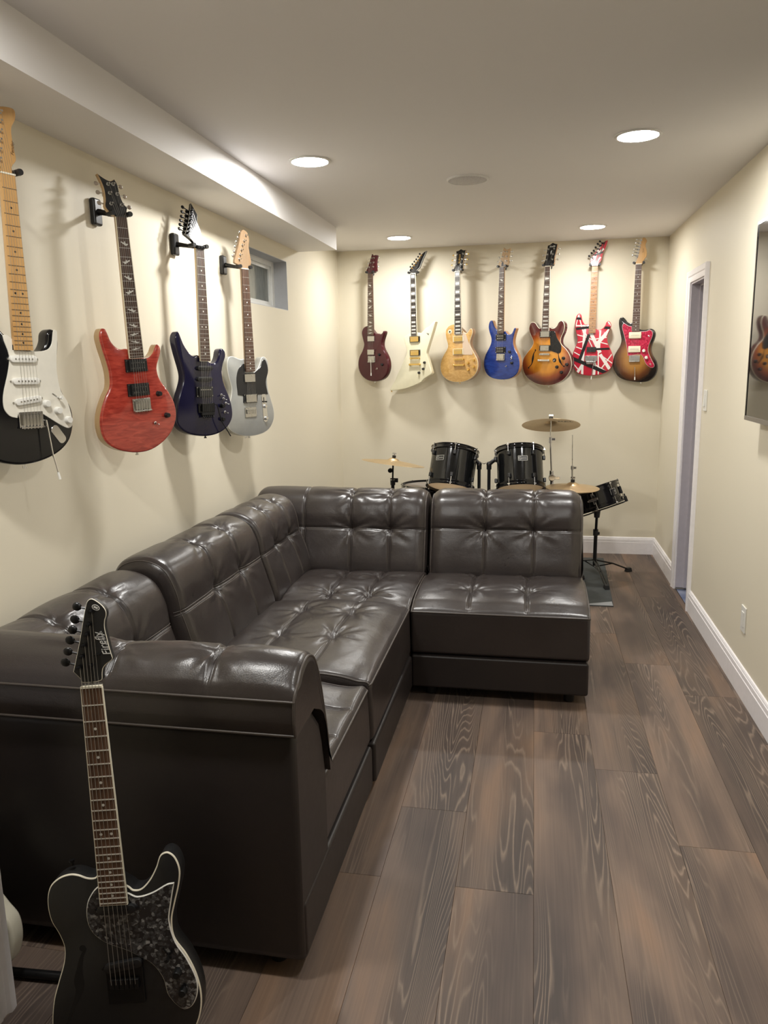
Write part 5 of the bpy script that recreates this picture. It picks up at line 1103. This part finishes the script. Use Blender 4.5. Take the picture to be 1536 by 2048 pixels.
def drum(name, label, cat, c, up, R, H, nl, head, bottom, badge=None, lug0=0.0, hoop=BLACK_GLOSS, group=None, bw=.062, bh=.034):
    Mx = Matrix.Translation(Vector(c)) @ rot_to(up)
    t = thing(name, label, cat, M=Mx, group=group)
    m = MB(); m.lathe([(R-.004, -H/2), (R, -H/2+.002), (R, H/2-.002), (R-.004, H/2)], n=56); m.lathe([(R-.004, H/2), (R-.006, H/2-.002), (R-.006, -H/2+.002), (R-.004, -H/2)], n=56, mat=1); m.build('shell', [DRUM_WRAP, simple('pale_shell_inside', (0.72, 0.58, 0.40), 0.6)], t)
    for sg, hd in ((1, head), (-1, bottom)):
        m = MB(); z = sg*H/2
        m.lathe([(R+.003, z-.014*sg), (R+.011, z-.014*sg), (R+.011, z-.008*sg), (R+.008, z-.004*sg), (R+.008, z+.010*sg), (R+.012, z+.013*sg), (R+.010, z+.018*sg), (R+.003, z+.018*sg), (R+.002, z+.002*sg)], n=56, closed=True)
        m.build('hoop', hoop, t)
        m = MB(); m.lathe([(0, z+.0035*sg), (R*.6, z+.0035*sg), (R, z+.003*sg), (R+.003, z-.004*sg)], n=56); m.build('drum_head', hd, t)
    for k in range(nl):
        a = lug0+2*PI*k/nl; ca, sa = math.cos(a), math.sin(a)
        for sg in (1, -1):
            m = MB(); Rm = Matrix.Rotation(a, 3, 'Z'); zz = sg*(H/2-.046)
            m.box(((R+.009)*ca, (R+.009)*sa, zz), (.018, .020, .030), rot=Rm); lg = m.build('lug', BLACK_PLASTIC, t, bevel=.005)
            m = MB(); m.cyl(((R+.013)*ca, (R+.013)*sa, zz), ((R+.013)*ca, (R+.013)*sa, sg*(H/2+.012)), .0026, n=6)
            m.cyl(((R+.013)*ca, (R+.013)*sa, sg*(H/2+.008)), ((R+.013)*ca, (R+.013)*sa, sg*(H/2+.021)), .0045, n=6)
            m.box(((R+.012)*ca, (R+.012)*sa, sg*(H/2+.010)), (.012, .018, .006), rot=Rm); m.build('tension_rod', CHROME, lg)
    if badge is not None:
        a, z = badge; ca, sa = math.cos(a), math.sin(a)
        B = Matrix.Translation(((R+.0012)*ca, (R+.0012)*sa, z)) @ Matrix.Rotation(a+PI/2, 4, 'Z') @ Matrix.Rotation(PI/2, 4, 'X')
        m = MB(); m.x = B; m.box((0, 0, 0), (bw, bh, .002), 0); e = .0026
        for sx, sy, wx, wy in ((0, bh/2-e/2, bw, e), (0, -bh/2+e/2, bw, e), (bw/2-e/2, 0, e, bh), (-bw/2+e/2, 0, e, bh)): m.box((sx, sy, .0015), (wx, wy, .0015), 1)
        bd = m.build('badge', [simple('badge_black', (0.03, 0.03, 0.03), 0.4), simple('badge_silver', (0.50, 0.49, 0.45), 0.45)], t)
        sv = simple('badge_silver', (0.50, 0.49, 0.45), 0.45)
        lettering('G', bh*.78, B @ Matrix.Translation((-bw*.29, 0, .0016)), sv, bd)
        lettering('GAMMON', bh*.34, B @ Matrix.Translation((bw*.12, -.001, .0016)), sv, bd, width=bw*.52)
    return t, Mx
def cymbal(name, label, c, normal, R, group='cymbals', text=None, bell=.024):
    Mx = Matrix.Translation(Vector(c)) @ rot_to(normal)
    t = thing(name, label, 'cymbal', M=Mx, group=group)
    br = NT('bronze_'+name); v = br.coord(); sp = br.n('ShaderNodeVectorMath', operation='LENGTH'); br.l(v, sp.inputs[0])
    rings = br.math('FRACT', br.math('MULTIPLY', sp.outputs['Value'], 210.0))
    br.set(br.mix(br.noise(v, 14.0), (0.62, 0.45, 0.24), (0.74, 0.58, 0.36)), br.math('MULTIPLY_ADD', rings, 0.08, 0.3), 0.85)
    br.bump(rings, 0.12, 0.001)
    m = MB(); pr = [(.006, bell), (.018, bell-.001), (.032, bell-.008), (.042, .008), (.046, .006)]
    prof = pr + [(R*.6, -.002), (R, -.014)]
    m.lathe(prof, n=64); m.lathe([(r, z-.0016) for r, z in prof[::-1]], n=64); m.lathe([(R, -.014), (R+.0008, -.0148), (R, -.0156)], n=64)
    b = m.build('plate', br.m, t)
    if text: lettering(text, .036, Matrix.Translation((R*.52, -R*.45, -.0105)) @ Matrix.Rotation(PI, 4, 'X') @ Matrix.Rotation(-.1, 4, 'Z') @ Matrix.Rotation(-.04, 4, 'X'), simple('cymbal_ink', (0.10, 0.075, 0.05), 0.5), b)
    m = MB(); m.cyl((0, 0, bell), (0, 0, bell+.018), .013, n=14); m.build('felt', BLACK_SATIN, t)
    m = MB(); m.cyl((0, 0, bell+.018), (0, 0, bell+.026), .006, n=8); m.box((0, 0, bell+.030), (.028, .006, .011)); m.build('wing_nut', CHROME, t)
    return t, Mx
def tripod(t, x, y, zh, Rr, ang, met, zf=.0, foot=RUBBER):
    for a in ang:
        ca, sa = math.cos(a), math.sin(a); dx = Vector((-sa, ca, 0))*.008
        m = MB()
        for sg in (-1, 1): m.tube([Vector((x+.015*ca, y+.015*sa, zh))+dx*sg, Vector((x+Rr*.55*ca, y+Rr*.55*sa, zh*.55+.012))+dx*sg, Vector((x+Rr*ca, y+Rr*sa, .022+zf))+dx*sg], .0055, 6)
        m.tube([(x+.012*ca, y+.012*sa, zh*.45+.02), (x+Rr*.5*ca, y+Rr*.5*sa, zh*.55+.012)], .005, 6)
        lg = m.build('leg', met, t)
        m = MB(); m.box((x+(Rr+.012)*ca, y+(Rr+.012)*sa, .0145+zf), (.05, .034, .029), rot=Matrix.Rotation(a, 3, 'Z'), taper=.75); m.build('rubber_foot', foot, lg, bevel=.004)
def drums():
    rg = NT('charcoal_rug'); v = rg.coord(); nz = rg.noise(v, 6.0, 4.0, .6); fz = rg.noise(v, 300.0, 2.0)
    rg.set(rg.mix(fz, rg.ramp(nz, [(.3, (.035, .040, .040)), (.7, (.085, .092, .090))]), (.05, .055, .055)), .9); rg.bump(fz, .5, .002)
    RT = .006
    m = MB(); o = [(-1.30, 4.77), (.511, 4.77), (.553, 5.99), (-1.30, 5.99)]
    lo = [m.pt((x, y, .0003)) for x, y in o]; hi = [m.pt((x, y, RT)) for x, y in o]
    m.face(hi); m.face(lo[::-1])
    for k in range(4): m.face([lo[k], lo[(k+1) % 4], hi[(k+1) % 4], hi[k]])
    r = tag(m.build('rug', rg.m), 'flat dark grey rug under the drum kit', 'rug')
    cm = MB(); cm.face([cm.pt(p) for p in ((.30, 4.772, RT+.0006), (.508, 4.772, RT+.0006), (.509, 4.86, RT+.0006))])
    cm.build('corner_patch', simple('rug_corner_grey', (0.30, 0.31, 0.32), 0.6), r)  # lighter grey triangle laid over the rug's front corner
    g = 'black rack toms'
    upL = Vector((.10, .38, .92)); upR = Vector((-.05, .38, .92))
    drum('tom_drum', 'black mounted tom drum beside the low tilted cymbal', 'drum', (-.534, 5.2, .797), upL, .154, .245, 6, HEAD_WHITE, HEAD_CLEAR, (-PI/2-.50, .035), lug0=-PI/2+.12, group=g)
    drum('tom_drum', 'black mounted tom drum in front of the high chrome cymbal stand', 'drum', (-.082, 5.2, .798), upR, .152, .245, 6, HEAD_WHITE, HEAD_CLEAR, (-PI/2+.14, .035), lug0=-PI/2-.45, group=g)
    # bass drum with the tom posts
    bc = Vector((-.255, 5.33, .278))
    t = thing('bass_drum', 'black bass drum under the two mounted toms, hidden by the sofa', 'drum', M=Matrix.Translation(bc) @ Matrix.Rotation(PI/2, 4, 'X'))
    m = MB(); m.lathe([(.25, -.19), (.25, .19)], n=48); m.build('shell', DRUM_WRAP, t)
    for sg in (1, -1):
        m = MB(); m.lathe([(.242, .19*sg), (.272, .19*sg), (.272, .225*sg), (.242, .225*sg)], n=48, closed=True); m.build('hoop', BLACK_GLOSS, t)
        m = MB(); m.lathe([(0, .205*sg), (.25, .205*sg)], n=48); m.build('drum_head', HEAD_WHITE, t)
    Minv = (Matrix.Translation(bc) @ Matrix.Rotation(PI/2, 4, 'X')).inverted()
    for sg, px, tx in ((1, -.357, -.405), (-1, -.290, -.215)):
        m = MB(); m.x = Minv; y = 5.25
        m.cyl((px, y, .49), (px, y, .83), .0115, n=12); m.cyl((px, y, .79), (px, y, .815), .017, n=12)
        m.ell((px, y, .825), (.019, .019, .019)); m.tube([(px, y, .825), ((px+tx)/2, y-.005, .855), (tx, y-.01, .845)], .014, 10)
        ps = m.build('tom_post', BLACK_PLASTIC, t)
        m = MB(); m.x = Minv; m.cyl((px, y-.012, .822), (px, y-.023, .822), .006, n=8); m.cyl((px+.02*sg, y-.004, .835), (px+.034*sg, y-.006, .828), .003, n=6); m.build('wing_bolt', CHROME, ps)
        m = MB(); m.x = Minv; m.box((tx, y-.012, .842), (.034, .05, .06)); m.build('mount_bracket', BLACK_PLASTIC, ps, bevel=.008)
    # floor tom
    ft, fm = drum('floor_tom', 'black floor tom with a white head behind the corner of the sofa', 'drum', (-.735, 5.46, .462), (0, .0, 1), .183, .35, 8, HEAD_WHITE, HEAD_CLEAR, None)
    for a in (.4, 2.5, 4.6):
        m = MB(); x, y = .202*math.cos(a), .202*math.sin(a); m.cyl((x, y, -.462+.028), (x, y, .12), .006, n=8); m.box((x*.95, y*.95, 0), (.03, .03, .04)); lg = m.build('leg', BLACK_METAL, ft)
        m = MB(); m.cyl((x, y, -.462+RT), (x, y, -.462+.035), .014, .011, n=10); m.build('rubber_foot', RUBBER, lg)
    # cymbals and stands
    cymbal('cymbal', 'thin bronze cymbal tilted low on a black stand near the corner', (-.96, 5.3, .835), (.13, .085, 1), .222)
    t = thing('cymbal_stand', 'black cymbal stand with wing bolts behind the corner sofa piece', 'cymbal stand', (-.967, 5.3, 0), group='cymbal stands')
    m = MB(); m.cyl((0, 0, .10), (-.001, 0, .70), .012, n=12); m.cyl((-.001, 0, .70), (.006, 0, .866), .006, n=10); m.build('pole', BLACK_METAL, t)
    m = MB(); m.cyl((0, 0, .665), (0, 0, .715), .017, .019, n=12); m.box((.026, 0, .700), (.024, .008, .030)); c = m.build('collar', BLACK_PLASTIC, t, bevel=.003)
    m = MB(); m.cyl((0, 0, .703), (0, 0, .707), .0195, n=14); m.build('collar_ring', CHROME, c)
    m = MB(); m.cyl((-.016, -.014, .770), (-.016, .008, .770), .016, n=16); m.build('tilter', BLACK_METAL, t)
    tripod(t, 0, 0, .26, .26, (.5, 2.6, 4.7), BLACK_METAL, RT)
    cymbal('cymbal', 'dark-bottomed bronze cymbal tilted high on the chrome stand', (.117, 5.3, 1.098), (0, .30, .95), .192, text='SABIAN')
    t = thing('cymbal_stand', 'tall chrome boom cymbal stand behind the armless sofa piece', 'cymbal stand', (.132, 5.34, 0), group='cymbal stands')
    m = MB(); m.cyl((0, 0, .12), (0, 0, .71), .0125, n=12); m.build('pole', CHROME, t)
    m = MB(); m.tube([(-.002, -.015, .74), (-.016, -.03, .985)], .0065, 10); m.tube([(-.016, -.03, .985), (-.015, -.036, 1.125)], .004, 8); m.build('boom_arm', CHROME, t)
    m = MB(); m.cyl((0, -.03, .728), (0, .02, .728), .023, n=16); m.box((.034, -.006, .724), (.036, .012, .024)); m.cyl((-.004, -.012, .705), (-.004, -.012, .775), .015, n=12); m.build('boom_joint', CHROME, t, bevel=.003)
    m = MB(); m.cyl((-.016, -.03, .965), (-.016, -.03, 1.005), .012, n=12); m.box((.002, -.032, .99), (.028, .007, .016)); m.build('tilter', CHROME, t, bevel=.002)
    tripod(t, 0, 0, .30, .28, (.9, -2.0), CHROME, RT); tripod(t, 0, 0, .22, .17, (2.9,), CHROME, RT)
    # hi-hat
    cymbal('hi_hat_cymbal', 'upper bronze hi-hat cymbal on the thin rod stand beside the snare', (.260, 5.12, .704), (.02, -.02, 1), .172)
    cymbal('hi_hat_cymbal', 'lower hi-hat cymbal under the upper one', (.260, 5.12, .668), (.02, .02, -1), .172)
    t = thing('hi_hat_stand', 'thin metal hi-hat stand with its rod standing free above the cymbals', 'hi-hat stand', (.260, 5.12, 0))
    m = MB(); m.cyl((0, 0, .10), (0, 0, .63), .010, n=12); m.build('pole', CHROME, t)
    m = MB(); m.cyl((0, 0, .63), (-.009, 0, 1.036), .0030, n=8); m.build('pull_rod', NICKEL, t)
    m = MB(); m.cyl((-.002, 0, .735), (-.004, 0, .81), .0055, n=8); m.cyl((-.004, 0, .81), (-.0045, 0, .834), .0095, n=10); m.box((.010, 0, .822), (.022, .004, .014)); m.build('clutch', NICKEL, t)
    tripod(t, 0, 0, .25, .24, (1.2, -1.7, -2.6), CHROME, RT)
    # snare on its stand
    up = Vector((-.34, .16, .92)).normalized(); c = Vector((.433, 5.46, .566))
    st, Mx = drum('snare_drum', 'small black snare drum tilted on a tripod stand beside the sofa end', 'drum', c, up, .169, .115, 8, HEAD_WHITE, HEAD_CLEAR, (-PI/2+.74, .008), lug0=-PI/2-.12, bw=.05, bh=.042)
    m = MB(); a = -PI/2-.16; B = Matrix.Translation((.171*math.cos(a), .171*math.sin(a), 0)) @ Matrix.Rotation(a+PI/2, 4, 'Z'); m.x = B
    m.box((0, -.006, 0), (.016, .012, .075)); m.box((0, -.014, -.004), (.062, .010, .016)); m.cyl((-.04, -.014, -.006), (-.032, -.014, -.005), .006, n=8); m.build('snare_strainer', CHROME, st, bevel=.002)
    t = thing('snare_stand', 'black tripod snare stand with rubber feet at the end of the sofa', 'drum stand', (.444, 5.46, 0))
    b0 = Vector((.443, 5.39, .478))-Vector((.444, 5.46, 0))
    m = MB(); m.cyl((0, 0, .085), (.001, 0, .33), .013, n=12); m.cyl((.001, 0, .32), tuple(b0), .0095, n=12); m.build('pole', BLACK_METAL, t)
    m = MB(); m.cyl((0, 0, .30), (0, 0, .345), .018, n=12); m.box((.016, -.012, .318), (.022, .008, .022)); m.build('collar', BLACK_PLASTIC, t, bevel=.003)
    m = MB(); m.cyl(tuple(b0-Vector((0, 0, .035))), tuple(b0+Vector((0, 0, .012))), .019, .024, n=12); m.build('basket_joint', BLACK_PLASTIC, t)
    for k, a in enumerate((-.25, 1.85, 3.95)):
        x = Vector((math.cos(a), math.sin(a), 0)); z = up; x = (x-z*x.dot(z)).normalized(); hub = b0+z*.008
        bot = c-Vector((.444, 5.46, 0))-z*.083
        m = MB(); e = bot+x*.193; m.tube([hub, hub+x*.08-z*.0, e-z*.004-x*.02, e, e+z*.05], .005, 8); ar = m.build('basket_arm', BLACK_METAL, t)
        m = MB(); m.tube([e+x*.0-z*.006, e+z*.032], .010, 8); m.build('rubber_grip', RUBBER, ar)
    tripod(t, 0, 0, .12, .31, (-1.396, 1.95), BLACK_METAL, RT); tripod(t, 0, 0, .12, .295, (.605,), BLACK_METAL, 0)
drums()
